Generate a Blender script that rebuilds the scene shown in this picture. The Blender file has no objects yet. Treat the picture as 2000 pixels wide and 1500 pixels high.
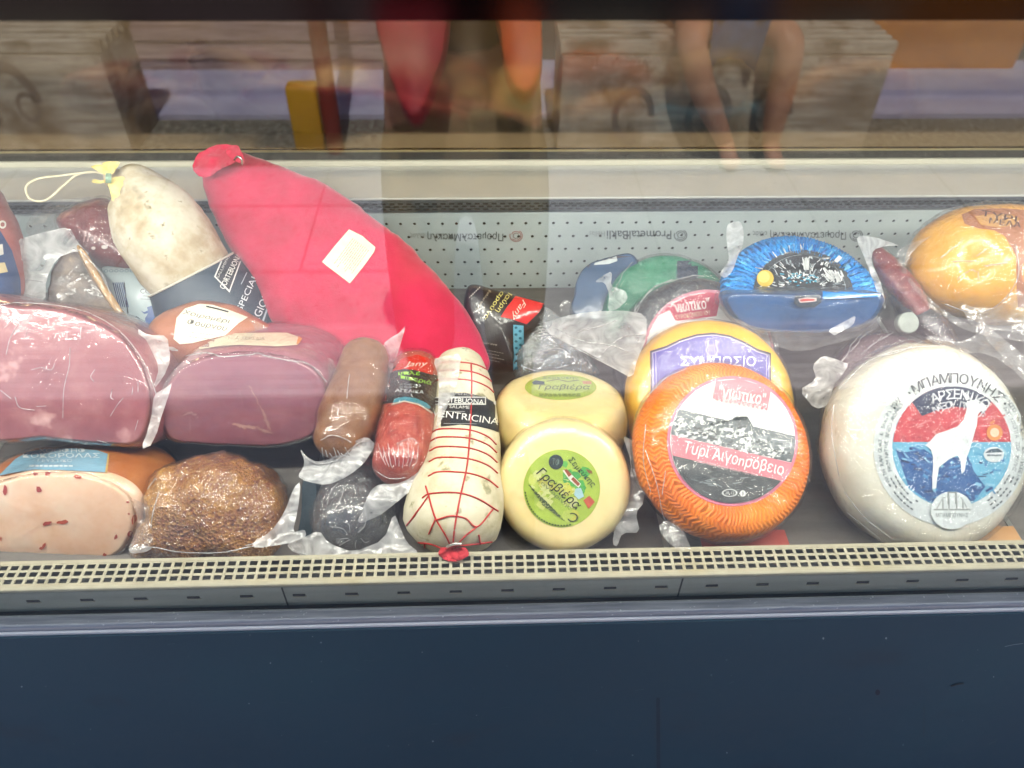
import bpy, bmesh, math, random
import numpy as np
from mathutils import Vector, Matrix, noise
from mathutils.bvhtree import BVHTree
from mathutils.geometry import tessellate_polygon

random.seed(7)
S = bpy.context.scene
COL = S.collection
PI = math.pi
rad = math.radians

# ------------------------------------------------------------------ camera
PITCH, YAW, ROLL, FPX = 43.0, 2.7, 1.06, 1500.0
CPOS = Vector((0, 0, 1.45))
F = Vector((math.sin(rad(YAW)) * math.cos(rad(PITCH)), math.cos(rad(YAW)) * math.cos(rad(PITCH)), -math.sin(rad(PITCH))))
R0 = Vector((math.cos(rad(YAW)), -math.sin(rad(YAW)), 0))
U0 = R0.cross(F)
R = (R0 * math.cos(rad(ROLL)) + U0 * math.sin(rad(ROLL))).normalized()
U = R.cross(F).normalized()
cam = bpy.data.objects.new('camera', bpy.data.cameras.new('camera'))
COL.objects.link(cam)
cam.data.sensor_width = 36
cam.data.lens = 36 * FPX / 2000
cam.data.clip_start, cam.data.clip_end = 0.02, 200
cam.matrix_world = Matrix(((R.x, U.x, -F.x, CPOS.x), (R.y, U.y, -F.y, CPOS.y), (R.z, U.z, -F.z, CPOS.z), (0, 0, 0, 1)))
cam.data.dof.use_dof = True; cam.data.dof.focus_distance = .88; cam.data.dof.aperture_fstop = 7.0
S.camera = cam

# ------------------------------------------------------------------ sky, sun, exposure
SUN_EL, SUN_AZ = 60, 3
w = bpy.data.worlds.new('World'); S.world = w; w.use_nodes = True
sky = w.node_tree.nodes.new('ShaderNodeTexSky')
sky.sky_type = 'NISHITA'; sky.sun_disc = False
sky.sun_elevation = rad(SUN_EL); sky.sun_rotation = rad(SUN_AZ)
bg = w.node_tree.nodes['Background']; bg.inputs[1].default_value = 0.085
w.node_tree.links.new(sky.outputs[0], bg.inputs[0])
sun = bpy.data.objects.new('sun', bpy.data.lights.new('sun', 'SUN')); COL.objects.link(sun)
sun.data.energy = 4.6; sun.data.angle = rad(.55); sun.data.color = (1, .95, .88)
sd = Vector((math.sin(rad(SUN_AZ)) * math.cos(rad(SUN_EL)), math.cos(rad(SUN_AZ)) * math.cos(rad(SUN_EL)), math.sin(rad(SUN_EL))))
sun.rotation_euler = sd.to_track_quat('Z', 'Y').to_euler()
vs = S.view_settings
vs.view_transform = 'Standard'; vs.look = 'None'; vs.gamma = 1; vs.use_curve_mapping = False
vs.exposure = 1.04
LAMP = 52.0
S.cycles.use_denoising = True
S.cycles.max_bounces = 10; S.cycles.transparent_max_bounces = 24
S.cycles.caustics_reflective = False; S.cycles.caustics_refractive = False
S.cycles.sample_clamp_indirect = 4

# ------------------------------------------------------------------ pixel helpers (photo pixels, 2000 x 1500)
def P(px, py, d): px, py, d = float(px), float(py), float(d); return CPOS + (F + R * ((px - 1000) / FPX) + U * ((750 - py) / FPX)) * d
def ray(px, py): return (F + R * ((float(px) - 1000) / FPX) + U * ((750 - float(py)) / FPX)).normalized()
def on_plane(px, py, pt, n):
    r = ray(px, py); return CPOS + r * ((pt - CPOS).dot(n) / r.dot(n))
def on_y(px, py, y): return on_plane(px, py, Vector((0, y, 0)), Vector((0, 1, 0)))
def on_z(px, py, z): return on_plane(px, py, Vector((0, 0, z)), Vector((0, 0, 1)))
def N(up=0, right=0): return (-F + U * math.tan(rad(up)) + R * math.tan(rad(right))).normalized()
GLASS_Y = .42
def RG(px, py, z=0.0):      # the street point whose image in the front pane stands at this pixel
    p = on_z(px, py, z); return Vector((p.x, 2 * GLASS_Y - p.y, p.z))

def lin(c):
    if isinstance(c, str):
        c = tuple(int(c[i:i + 2], 16) / 255 for i in (0, 2, 4))
    return tuple(x / 12.92 if x <= .04045 else ((x + .055) / 1.055) ** 2.4 for x in c[:3]) + (1,)

# ------------------------------------------------------------------ materials
def nt(name):
    m = bpy.data.materials.new(name); m.use_nodes = True
    t = m.node_tree; return m, t, t.nodes, t.links, t.nodes['Principled BSDF']
def noise_node(t, scale, detail=4, rough=.55, dist=0, vec=None):
    n = t.nodes.new('ShaderNodeTexNoise'); n.inputs['Scale'].default_value = scale
    n.inputs['Detail'].default_value = detail; n.inputs['Roughness'].default_value = rough; n.inputs['Distortion'].default_value = dist
    if vec is not None: t.links.new(vec, n.inputs['Vector'])
    return n
def ramp(t, fac, stops):
    r = t.nodes.new('ShaderNodeValToRGB'); e = r.color_ramp.elements
    while len(e) < len(stops): e.new(.5)
    for i, (p, c) in enumerate(stops): e[i].position = p; e[i].color = lin(c)
    t.links.new(fac, r.inputs[0]); return r
def bump_node(t, h, strength, dist=.002, normal=None):
    b = t.nodes.new('ShaderNodeBump'); b.inputs['Strength'].default_value = strength; b.inputs['Distance'].default_value = dist
    t.links.new(h, b.inputs['Height'])
    if normal is not None: t.links.new(normal, b.inputs['Normal'])
    return b
def coords(t, stretch=None):
    c = t.nodes.new('ShaderNodeTexCoord')
    if stretch is None: return c.outputs['Object']
    m = t.nodes.new('ShaderNodeMapping'); m.inputs['Scale'].default_value = stretch
    t.links.new(c.outputs['Object'], m.inputs[0]); return m.outputs[0]
def pmat(name, stops, scale=25, rough=.5, coat=0, coat_rough=.08, coat_bump=0, bump=0, bump_scale=120, metallic=0,
         detail=5, dist=0, stretch=None, sss=0, spots=None, rough_var=0, spec=.5, sheen=0, bump_dist=.002):
    m, t, ns, L, b = nt(name)
    vec = coords(t, stretch)
    n = noise_node(t, scale, detail, .6, dist, vec)
    if isinstance(stops, str): stops = [(0, stops), (1, stops)]
    if not isinstance(stops[0], tuple): stops = [(.3 + .4 * i / max(1, len(stops) - 1), c) for i, c in enumerate(stops)]
    c = ramp(t, n.outputs[0], stops).outputs[0]
    for (sc, lo, hi, scol) in (spots or []):
        v = noise_node(t, sc, 3, .5, 0, coords(t))
        r = ramp(t, v.outputs[0], [(lo, '000000'), (hi, 'ffffff')])
        mx = ns.new('ShaderNodeMix'); mx.data_type = 'RGBA'
        L.new(r.outputs[0], mx.inputs[0]); L.new(c, mx.inputs[6]); mx.inputs[7].default_value = lin(scol); c = mx.outputs[2]
    L.new(c, b.inputs['Base Color'])
    b.inputs['Roughness'].default_value = rough; b.inputs['Metallic'].default_value = metallic
    b.inputs['Specular IOR Level'].default_value = spec
    b.inputs['Coat Weight'].default_value = coat; b.inputs['Coat Roughness'].default_value = coat_rough
    b.inputs['Sheen Weight'].default_value = sheen
    if sss:
        b.inputs['Subsurface Weight'].default_value = sss; b.inputs['Subsurface Radius'].default_value = (1, .6, .3); b.inputs['Subsurface Scale'].default_value = .006
    if rough_var:
        rr = ns.new('ShaderNodeMapRange'); L.new(n.outputs[0], rr.inputs[0]); rr.inputs[1].default_value = .3; rr.inputs[2].default_value = .7
        rr.inputs[3].default_value = max(.02, rough - rough_var); rr.inputs[4].default_value = rough + rough_var; L.new(rr.outputs[0], b.inputs['Roughness'])
    if bump:
        bn = noise_node(t, bump_scale, 4, .6, 0, vec); L.new(bump_node(t, bn.outputs[0], bump, bump_dist).outputs[0], b.inputs['Normal'])
    if coat_bump:
        cn = noise_node(t, 28, 3, .55, 1.5, coords(t, (1, 1, .5))); L.new(bump_node(t, cn.outputs[0], coat_bump, .006).outputs[0], b.inputs['Coat Normal'])
    return m

def film_mat(name, milky=.05, gloss=.10, rough=.1, wr=.5, scale=35, tint=(1, 1, 1), stretch=(1, 1, 1), var=.5, alb=.9):
    m, t, ns, L, b = nt(name); ns.remove(b)
    vec = coords(t, stretch)
    n = noise_node(t, scale, 3, .5, 1.6, vec); bp = bump_node(t, n.outputs[0], wr, .006)
    tr = ns.new('ShaderNodeBsdfTransparent'); tr.inputs[0].default_value = (*tint, 1)
    df = ns.new('ShaderNodeBsdfDiffuse'); df.inputs[0].default_value = (alb, alb, alb, 1)
    tl = ns.new('ShaderNodeBsdfTranslucent'); tl.inputs[0].default_value = (alb, alb, alb, 1)
    ad = ns.new('ShaderNodeMixShader'); ad.inputs[0].default_value = .5; L.new(df.outputs[0], ad.inputs[1]); L.new(tl.outputs[0], ad.inputs[2])
    mx = ns.new('ShaderNodeMixShader')
    mr = ns.new('ShaderNodeMapRange'); mr.inputs[1].default_value = .3; mr.inputs[2].default_value = .75
    mr.inputs[3].default_value = milky * (1 - var); mr.inputs[4].default_value = min(1, milky * (1 + var * 1.6))
    L.new(n.outputs[0], mr.inputs[0]); L.new(mr.outputs[0], mx.inputs[0]); L.new(tr.outputs[0], mx.inputs[1]); L.new(ad.outputs[0], mx.inputs[2])
    gl = ns.new('ShaderNodeBsdfAnisotropic'); gl.inputs['Roughness'].default_value = rough; L.new(bp.outputs[0], gl.inputs['Normal'])
    lw = ns.new('ShaderNodeLayerWeight'); lw.inputs[0].default_value = .5; L.new(bp.outputs[0], lw.inputs[1])
    pw = ns.new('ShaderNodeMath'); pw.operation = 'POWER'; pw.inputs[1].default_value = 4; L.new(lw.outputs[1], pw.inputs[0])
    mg = ns.new('ShaderNodeMapRange'); mg.inputs[3].default_value = gloss; mg.inputs[4].default_value = .6; L.new(pw.outputs[0], mg.inputs[0])
    m2 = ns.new('ShaderNodeMixShader'); L.new(mg.outputs[0], m2.inputs[0]); L.new(mx.outputs[0], m2.inputs[1]); L.new(gl.outputs[0], m2.inputs[2])
    L.new(m2.outputs[0], ns['Material Output'].inputs[0])
    return m

def ink_mat(name, rough=.35, coat=.3, bump=.05):
    m, t, ns, L, b = nt(name)
    a = ns.new('ShaderNodeAttribute'); a.attribute_name = 'ink'
    n = noise_node(t, 60, 5, .6, 0, coords(t))
    r = ramp(t, n.outputs[0], [(.25, 'e4e4e4'), (.7, 'ffffff')])
    mx = ns.new('ShaderNodeMix'); mx.data_type = 'RGBA'; mx.blend_type = 'MULTIPLY'; mx.inputs[0].default_value = 1
    L.new(a.outputs['Color'], mx.inputs[6]); L.new(r.outputs[0], mx.inputs[7]); L.new(mx.outputs[2], b.inputs['Base Color'])
    b.inputs['Roughness'].default_value = rough; b.inputs['Coat Weight'].default_value = coat; b.inputs['Coat Roughness'].default_value = .15
    if bump:
        n2 = noise_node(t, 45, 3, .5, 1, coords(t)); L.new(bump_node(t, n2.outputs[0], bump * 4, .004).outputs[0], b.inputs['Normal'])
    return m
INK = ink_mat('printed label', .45, .08)
INKF = ink_mat('printed film', .22, .6, .1)
INKM = ink_mat('matte print', .6, 0, 0)

FILM = film_mat('clear vacuum film', .012, .03, .12, .5)
FILMW = film_mat('wrinkled vacuum film', .02, .075, .055, 1.0, 60)
FILMT = film_mat('taut vacuum film', .012, .05, .06, .7, 26)
FLAP = film_mat('milky film flap', .46, .07, .2, .35, 34, var=.45, alb=.98)
FLAPC = film_mat('clear film flap', .15, .07, .14, .5, 35)
FOLD = film_mat('white glint fold', .5, .28, .12, .2, 60, alb=.97)  # creases of the film; the white puts their glints into the colour

# ------------------------------------------------------------------ objects
def thing(name, label, cat, base, group=None):
    o = bpy.data.objects.new(name, None); COL.objects.link(o)
    o.location = base; o.empty_display_size = .02; o['label'] = label; o['category'] = cat
    if group: o['group'] = group
    return o
def mesh_obj(name, V, Fa, m, parent=None, smooth=True, label=None):
    off = Vector((0, 0, 0)); q_ = parent
    while q_ is not None: off = off + q_.location; q_ = q_.parent
    me = bpy.data.meshes.new(name)
    me.from_pydata([tuple(Vector(v) - off) for v in V], [], Fa)
    if m is not None: me.materials.append(m)
    if smooth: me.polygons.foreach_set('use_smooth', [True] * len(me.polygons))
    me.update()
    o = bpy.data.objects.new(name, me); COL.objects.link(o)
    if parent is not None: o.parent = parent
    if label: o['label'] = label
    return o
def structure(o): o['kind'] = 'structure'; return o
def disc_attr(o, c, n, r):
    off = Vector((0, 0, 0)); q = o.parent
    while q is not None: off = off + q.location; q = q.parent
    x = (R - n * R.dot(n)).normalized(); y = n.cross(x); at = o.data.attributes.new('disc', 'FLOAT_VECTOR', 'POINT')
    for i, v in enumerate(o.data.vertices):
        d = v.co + off - c; at.data[i].vector = (d.dot(x) / r, d.dot(y) / r, d.dot(n) / r)
def polar(t, name='disc'):
    a = t.nodes.new('ShaderNodeAttribute'); a.attribute_name = name; sp = t.nodes.new('ShaderNodeSeparateXYZ'); t.links.new(a.outputs['Vector'], sp.inputs[0])
    at = t.nodes.new('ShaderNodeMath'); at.operation = 'ARCTAN2'; t.links.new(sp.outputs[1], at.inputs[0]); t.links.new(sp.outputs[0], at.inputs[1])
    ln = t.nodes.new('ShaderNodeVectorMath'); ln.operation = 'LENGTH'; cb = t.nodes.new('ShaderNodeCombineXYZ'); t.links.new(sp.outputs[0], cb.inputs[0]); t.links.new(sp.outputs[1], cb.inputs[1]); t.links.new(cb.outputs[0], ln.inputs[0])
    return at.outputs[0], ln.outputs['Value'], sp.outputs[2]
def math_(t, op, a, b=None, c=None):
    m = t.nodes.new('ShaderNodeMath'); m.operation = op
    for i, v in enumerate((a, b, c)):
        if v is None: continue
        if isinstance(v, (int, float)): m.inputs[i].default_value = v
        else: t.links.new(v, m.inputs[i])
    return m.outputs[0]
def bvh_of(V, Fa): return BVHTree.FromPolygons([tuple(v) for v in V], Fa)
def merge(*parts):
    V, Fa = [], []
    for v, f in parts:
        k = len(V); V += list(v); Fa += [tuple(i + k for i in q) for q in f]
    return V, Fa
def box(x0, x1, y0, y1, z0, z1):
    V = [Vector((x, y, z)) for x in (x0, x1) for y in (y0, y1) for z in (z0, z1)]
    return V, [(0, 1, 3, 2), (4, 6, 7, 5), (0, 4, 5, 1), (2, 3, 7, 6), (0, 2, 6, 4), (1, 5, 7, 3)]
def bevel(o, wdt=.003, seg=2):
    md = o.modifiers.new('bevel', 'BEVEL'); md.width = wdt; md.segments = seg; md.limit_method = 'ANGLE'
    return o
def rings_mesh(rings, close0=True, close1=True):
    n = len(rings[0]); V = [p for r in rings for p in r]; Fa = []
    for i in range(len(rings) - 1):
        for j in range(n):
            k = (j + 1) % n; Fa.append((i * n + j, i * n + k, (i + 1) * n + k, (i + 1) * n + j))
    if close0:
        c = sum((Vector(p) for p in rings[0]), Vector()) / n; V.append(c)
        Fa += [((j + 1) % n, j, len(V) - 1) for j in range(n)]
    if close1:
        c = sum((Vector(p) for p in rings[-1]), Vector()) / n; V.append(c); b = (len(rings) - 1) * n
        Fa += [(b + j, b + (j + 1) % n, len(V) - 1) for j in range(n)]
    return V, Fa
def rough_up(V, amp, freq, seed=0, c=None):
    if c is None: c = sum((Vector(v) for v in V), Vector()) / len(V)
    o = Vector((seed * 7.3, seed * 3.1, seed * 1.7)); out = []
    for v in V:
        d = (v - c); d = d.normalized() if d.length > 1e-6 else Vector()
        out.append(v + d * amp * noise.fractal(v * freq + o, .9, 2.0, 3))
    return out
def smooth_closed(pts, n):
    m = len(pts); out = []
    A = [Vector(p) for p in pts]
    L = [(A[(i + 1) % m] - A[i]).length for i in range(m)]; tot = sum(L)
    for i in range(m):
        p0, p1, p2, p3 = A[i - 1], A[i], A[(i + 1) % m], A[(i + 2) % m]
        k = max(2, round(n * L[i] / tot))
        for q in range(k):
            t = q / k
            out.append(.5 * ((2 * p1) + (p2 - p0) * t + (2 * p0 - 5 * p1 + 4 * p2 - p3) * t * t + (3 * p1 - p0 - 3 * p2 + p3) * t ** 3))
    return out
def spline(pts, n):
    A = [np.array(p, float) for p in pts]; A = [2 * A[0] - A[1]] + A + [2 * A[-1] - A[-2]]
    out = []; segs = len(A) - 3
    for i in range(n):
        x = i / (n - 1) * segs; s = min(int(x), segs - 1); t = x - s
        p0, p1, p2, p3 = A[s:s + 4]
        out.append(.5 * ((2 * p1) + (p2 - p0) * t + (2 * p0 - 5 * p1 + 4 * p2 - p3) * t * t + (3 * p1 - p0 - 3 * p2 + p3) * t ** 3))
    return out
def wheel(c, n, r, t, e=.008, belly=.003, seg=110, amp=.0012, fr=30, seed=0, dish=0, e1=None, squash=1):
    """a wheel whose face centre is c and whose face looks along n"""
    x = (R - n * R.dot(n)).normalized(); y = n.cross(x)
    prof = [(s * (r - e), -dish * (1 - s * s)) for s in (.12, .3, .5, .7, .85, .94, 1)]
    prof += [(r - e + e * math.sin(a), -e + e * math.cos(a)) for a in (.4, .8, 1.2, PI / 2)]
    for q in (.2, .35, .5, .65, .8): prof.append((r + belly * math.sin(PI * q), -e - (t - 2 * e) * q))
    prof += [(r - e + e * math.cos(a), -t + e - e * math.sin(a)) for a in (0, .5, 1, PI / 2)] + [((r - e) * .5, -t)]
    rings = [[c + (x * math.cos(2 * PI * j / seg) + y * math.sin(2 * PI * j / seg) * squash) * p + n * h for j in range(seg)] for p, h in prof]
    V, Fa = rings_mesh(rings)
    return rough_up(V, amp, fr, seed), Fa
def loaf(poly, d, n, t, bulge=.004, e=.01, seg=110, shift=Vector((0, 0, 0)), back=.96, amp=.0015, fr=25, seed=0, mid=1.02):
    """a loaf with its cut face traced on a tilted plane, going back a real thickness"""
    cx = sum(p[0] for p in poly) / len(poly); cy = sum(p[1] for p in poly) / len(poly)
    c0 = P(cx, cy, d)
    out = [on_plane(p.x, p.y, c0, n) for p in smooth_closed([(a, b) for a, b in poly], seg)]
    c = sum(out, Vector()) / len(out)
    def ring(s, h, sh=0): return [c + (p - c) * s - n * h + shift * sh for p in out]
    R_ = [ring(s, -bulge * (1 - s * s)) for s in (.1, .25, .4, .55, .7, .82, .9, .95)]
    rr = max((p - c).length for p in out); es = e / rr
    R_ += [ring(1 - es + es * math.sin(a), e - e * math.cos(a)) for a in (0, .5, 1.0, PI / 2)]
    for q in (.2, .4, .6, .8): R_.append(ring(1 + (mid - 1) * math.sin(PI * q) + (back - 1) * q, e + (t - 2 * e) * q, q))
    R_ += [ring(back - es + es * math.cos(a), t - e + e * math.sin(a), 1) for a in (.3, .8, PI / 2)] + [ring(back * .5, t, 1)]
    V, Fa = rings_mesh(R_)
    return rough_up(V, amp, fr, seed), Fa
def pillow(poly, d, H, Hb=None, pw=.5, seg=110, n=None, amp=.002, fr=25, seed=0, nr=14):
    n = n or N(); Hb = Hb or H
    cx = sum(p[0] for p in poly) / len(poly); cy = sum(p[1] for p in poly) / len(poly); c0 = P(cx, cy, d)
    out = [on_plane(p.x, p.y, c0, n) for p in smooth_closed(poly, seg)]
    c = sum(out, Vector()) / len(out); R_ = []
    for i in range(1, nr + 1):
        a = PI / 2 * i / nr; s = math.sin(a); R_.append([c + (p - c) * s + n * H * math.cos(a) ** (2 * pw) for p in out])
    for i in range(nr - 1, 0, -1):
        a = PI / 2 * i / nr; s = math.sin(a); R_.append([c + (p - c) * s - n * Hb * math.cos(a) ** (2 * pw) for p in out])
    V, Fa = rings_mesh(R_)
    return rough_up(V, amp, fr, seed), Fa
def tube(sp, seg=56, nl=60, cap0=True, cap1=True, flat=1.0, amp=.001, fr=40, seed=0, world=False, capk=1.0):
    """a body along a spine of (px, py, depth, radius px); world: (x, y, z, radius m)"""
    S_ = spline(sp, nl)
    C = [Vector([float(z) for z in q[:3]]) if world else P(q[0], q[1], q[2]) for q in S_]
    rr = [float(q[3]) if world else float(q[3] * q[2] / FPX) for q in S_]
    T = [(C[min(i + 1, nl - 1)] - C[max(i - 1, 0)]).normalized() for i in range(nl)]
    def fr_(t):
        v = -F if not world else (Vector((0, 0, 1)) if abs(t.z) < .9 else Vector((0, 1, 0)))
        b = t.cross(v).normalized(); return b, b.cross(t).normalized()
    R_ = []
    def ring(c, t, r):
        b, v = fr_(t); return [c + b * r * math.cos(2 * PI * j / seg) + v * r * flat * math.sin(2 * PI * j / seg) for j in range(seg)]
    if cap0:
        for a in (1.45, 1.2, .9, .6, .3): R_.append(ring(C[0] - T[0] * rr[0] * capk * math.sin(a), T[0], rr[0] * math.cos(a)))
    R_ += [ring(C[i], T[i], rr[i]) for i in range(nl)]
    if cap1:
        for a in (.3, .6, .9, 1.2, 1.45): R_.append(ring(C[-1] + T[-1] * rr[-1] * capk * math.sin(a), T[-1], rr[-1] * math.cos(a)))
    V, Fa = rings_mesh(R_)
    return (rough_up(V, amp, fr, seed) if amp else V), Fa
def cord(pts, r, seg=8, nl=None):
    """a round cord through world points"""
    return tube([(p[0], p[1], p[2], r) for p in pts], seg=seg, nl=nl or max(8, len(pts) * 5), amp=0, world=True)
def grid_cut(bm, step):
    xs = [v.co.x for v in bm.verts]; ys = [v.co.y for v in bm.verts]
    for ax, lo, hi in ((0, min(xs), max(xs)), (1, min(ys), max(ys))):
        k = math.floor(lo / step) + 1
        while k * step < hi:
            co = Vector((k * step, 0, 0)) if ax == 0 else Vector((0, k * step, 0)); no = Vector((1, 0, 0)) if ax == 0 else Vector((0, 1, 0))
            bmesh.ops.bisect_plane(bm, geom=bm.verts[:] + bm.edges[:] + bm.faces[:], dist=1e-4, plane_co=co, plane_no=no); k += 1
def poly2d(pts):
    bm = bmesh.new(); vs_ = [bm.verts.new((p[0], p[1], 0)) for p in pts]
    for tri in tessellate_polygon([[Vector((p[0], p[1], 0)) for p in pts]]):
        try: bm.faces.new([vs_[i] for i in tri])
        except ValueError: pass
    return bm
def sheet(pts, amp=.005, fr=28, step=9, seed=0, curl=0):
    amp *= .6; fr *= .65
    """a thin film sheet: outline of (px, py, depth); crumpled"""
    pts = [tuple(float(q) for q in p) for p in pts]; 
    for k_ in (.2,):   # soften the corners a little
        q_ = []
        for a_, b_ in zip(pts, pts[1:] + pts[:1]):
            q_ += [tuple(u + (v - u) * k_ for u, v in zip(a_, b_)), tuple(u + (v - u) * (1 - k_) for u, v in zip(a_, b_))]
        pts = q_
    bm = poly2d([(p[0], p[1]) for p in pts]); grid_cut(bm, step)
    bmesh.ops.triangulate(bm, faces=bm.faces[:])
    o = Vector((seed * 5.1, seed * 2.3, 0)); V = []
    for v in bm.verts:
        ws = [1 / ((v.co.x - p[0]) ** 2 + (v.co.y - p[1]) ** 2 + 4) for p in pts]
        d = sum(a * p[2] for a, p in zip(ws, pts)) / sum(ws)
        q = P(v.co.x, v.co.y, d)
        V.append(q - F * amp * (noise.fractal(q * fr + o, .8, 2.1, 3) + .5 * noise.ridged_multi_fractal(q * fr * .6 + o, .9, 2.0, 2, 1.0, 2.0)))
    bm.verts.index_update(); Fa = [tuple(v.index for v in f.verts) for f in bm.faces]; bm.free()
    return V, Fa
def shell(V, Fa, off, amp=.001, fr=60, seed=0):
    bm = bmesh.new(); vs_ = [bm.verts.new(v) for v in V]
    for f in Fa:
        try: bm.faces.new([vs_[i] for i in f])
        except ValueError: pass
    bmesh.ops.recalc_face_normals(bm, faces=bm.faces[:]); bm.normal_update()
    o = Vector((seed * 3.3, seed * 9.1, 1))
    out = [v.co + v.normal * (off + amp * (noise.fractal(v.co * fr + o, .8, 2, 3))) for v in bm.verts]
    Fo = [tuple(v.index for v in f.verts) for f in bm.faces] if False else None
    bm.verts.index_update(); Fo = [tuple(v.index for v in f.verts) for f in bm.faces]; out = [Vector(v) for v in out]
    bm.free(); return out, Fo

def join_into(dst, src):
    """append one mesh object's geometry to another's, keeping its material"""
    bm = bmesh.new(); bm.from_mesh(dst.data); k = len(dst.data.materials); n0 = len(bm.faces)
    bm.from_mesh(src.data); bm.faces.ensure_lookup_table()
    for f in bm.faces[n0:]: f.material_index = k
    me = src.data; m = me.materials[0]; bm.to_mesh(dst.data); bm.free(); dst.data.materials.append(m)
    bpy.data.objects.remove(src); bpy.data.meshes.remove(me)
_txt = {}
def text_mesh(s, bold=0.0, shear=0.0, space=1.0):
    key = (s, bold, shear, space)
    if key not in _txt:
        cu = bpy.data.curves.new('t', 'FONT'); cu.body = s; cu.offset = bold; cu.shear = shear; cu.space_character = space
        cu.resolution_u = 3; cu.align_x = 'LEFT'
        o = bpy.data.objects.new('t', cu); COL.objects.link(o)
        dg = bpy.context.evaluated_depsgraph_get(); dg.update()
        me = bpy.data.meshes.new_from_object(o.evaluated_get(dg))
        V = [(v.co.x, v.co.y) for v in me.vertices]; Fa = [tuple(p.vertices) for p in me.polygons]
        bpy.data.meshes.remove(me); bpy.data.objects.remove(o); bpy.data.curves.remove(cu)
        xs = [v[0] for v in V] or [0]; ys = [v[1] for v in V] or [0]
        _txt[key] = (V, Fa, min(xs), max(xs), min(ys), max(ys))
    return _txt[key]
class Print:
    """ink laid on a real surface: shapes given in photo pixels (or in a frame of the label), dropped onto the body underneath"""
    def __init__(s, V, Fa, frame=None, step=14, off=.0008, lay=.00035):
        s.bvh = bvh_of(V, Fa); s.items = []; s.fr = frame; s.step = step; s.off = off; s.lay = lay
    def m(s, x, y):
        if s.fr is None: return (x, y)
        cx, cy, rx, ry, a = s.fr; a = rad(a); X, Y = x * rx, -y * ry      # frame: unit coordinates, y up, a clockwise
        return (cx + X * math.cos(a) - Y * math.sin(a), cy + X * math.sin(a) + Y * math.cos(a))
    def poly(s, pts, col, lay=0, sub=True): s.items.append(('p', [s.m(*p) for p in pts], col, lay, sub)); return s
    def ell(s, cx, cy, rx, ry, col, lay=0, a0=0, a1=360, n=48, sub=True, hole=None):
        A = [rad(a0 + (a1 - a0) * i / n) for i in range(n + (0 if a1 - a0 == 360 else 1))]
        if hole is None: return s.poly([(cx + rx * math.cos(a), cy + ry * math.sin(a)) for a in A], col, lay, sub)
        for i in range(n):
            a, b = rad(a0 + (a1 - a0) * i / n), rad(a0 + (a1 - a0) * (i + 1) / n)
            s.poly([(cx + rx * math.cos(a), cy + ry * math.sin(a)), (cx + rx * math.cos(b), cy + ry * math.sin(b)),
                    (cx + rx * hole * math.cos(b), cy + ry * hole * math.sin(b)), (cx + rx * hole * math.cos(a), cy + ry * hole * math.sin(a))], col, lay, False)
        return s
    def line(s, pts, wd, col, lay=1):
        for (x0, y0), (x1, y1) in zip(pts, pts[1:]):
            l = math.hypot(x1 - x0, y1 - y0) or 1; nx, ny = -(y1 - y0) / l * wd / 2, (x1 - x0) / l * wd / 2
            s.poly([(x0 + nx, y0 + ny), (x1 + nx, y1 + ny), (x1 - nx, y1 - ny), (x0 - nx, y0 - ny)], col, lay, False)
        return s
    def text(s, t, cx, cy, wd, ang=0, h=None, col='000000', lay=2, bold=0.0, shear=0.0, space=1.0):
        """centred at (cx, cy); ang anticlockwise as seen; without a frame y runs down"""
        V, Fa, x0, x1, y0, y1 = text_mesh(t, bold, shear, space)
        if not Fa: return s
        k = wd / (x1 - x0); ky = k if h is None else h / (y1 - y0); a = rad(ang); sg = 1 if s.fr is not None else -1
        pts = []
        for x, y in V:
            X, Y = (x - (x0 + x1) / 2) * k, (y - (y0 + y1) / 2) * ky
            pts.append(s.m(cx + X * math.cos(a) - Y * math.sin(a), cy + sg * (X * math.sin(a) + Y * math.cos(a))))
        s.items.append(('t', pts, Fa, col, lay)); return s
    def arc(s, t, cx, cy, r, a_mid, span, h, col, lay=2, bold=0.0, inward=False):
        """letters on a circle; angles anticlockwise from +x"""
        n = len(t)
        for i, ch in enumerate(t):
            if ch == ' ': continue
            f = (i + .5) / n - .5; a = a_mid - span * f * (-1 if inward else 1)
            x, y = cx + r * math.cos(rad(a)), cy + r * math.sin(rad(a))
            V, Fa, x0, x1, y0, y1 = text_mesh(ch, bold)
            wd = h * (x1 - x0) / max(.3, .72)
            if ch in '.,·': s.text(ch, x, y, h * .25, a - 90 if not inward else a + 90, None, col, lay, bold)
            else: s.text(ch, x, y, max(wd, h * .12), a - 90 if not inward else a + 90, h, col, lay, bold)
        return s
    def tiny(s, x0, y0, x1, y1, wd, col, lay=1, rows=1, dy=(0, 0), seed=0):
        """lines of print too small to read"""
        rn = random.Random(seed)
        for k in range(rows):
            ax, ay, bx, by = x0 + dy[0] * k, y0 + dy[1] * k, x1 + dy[0] * k, y1 + dy[1] * k
            t = 0; end = rn.uniform(.75, 1)
            while t < end:
                u = min(end, t + rn.uniform(.04, .13)); s.line([(ax + (bx - ax) * t, ay + (by - ay) * t), (ax + (bx - ax) * u, ay + (by - ay) * u)], wd, col, lay); t = u + .025
        return s
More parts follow.
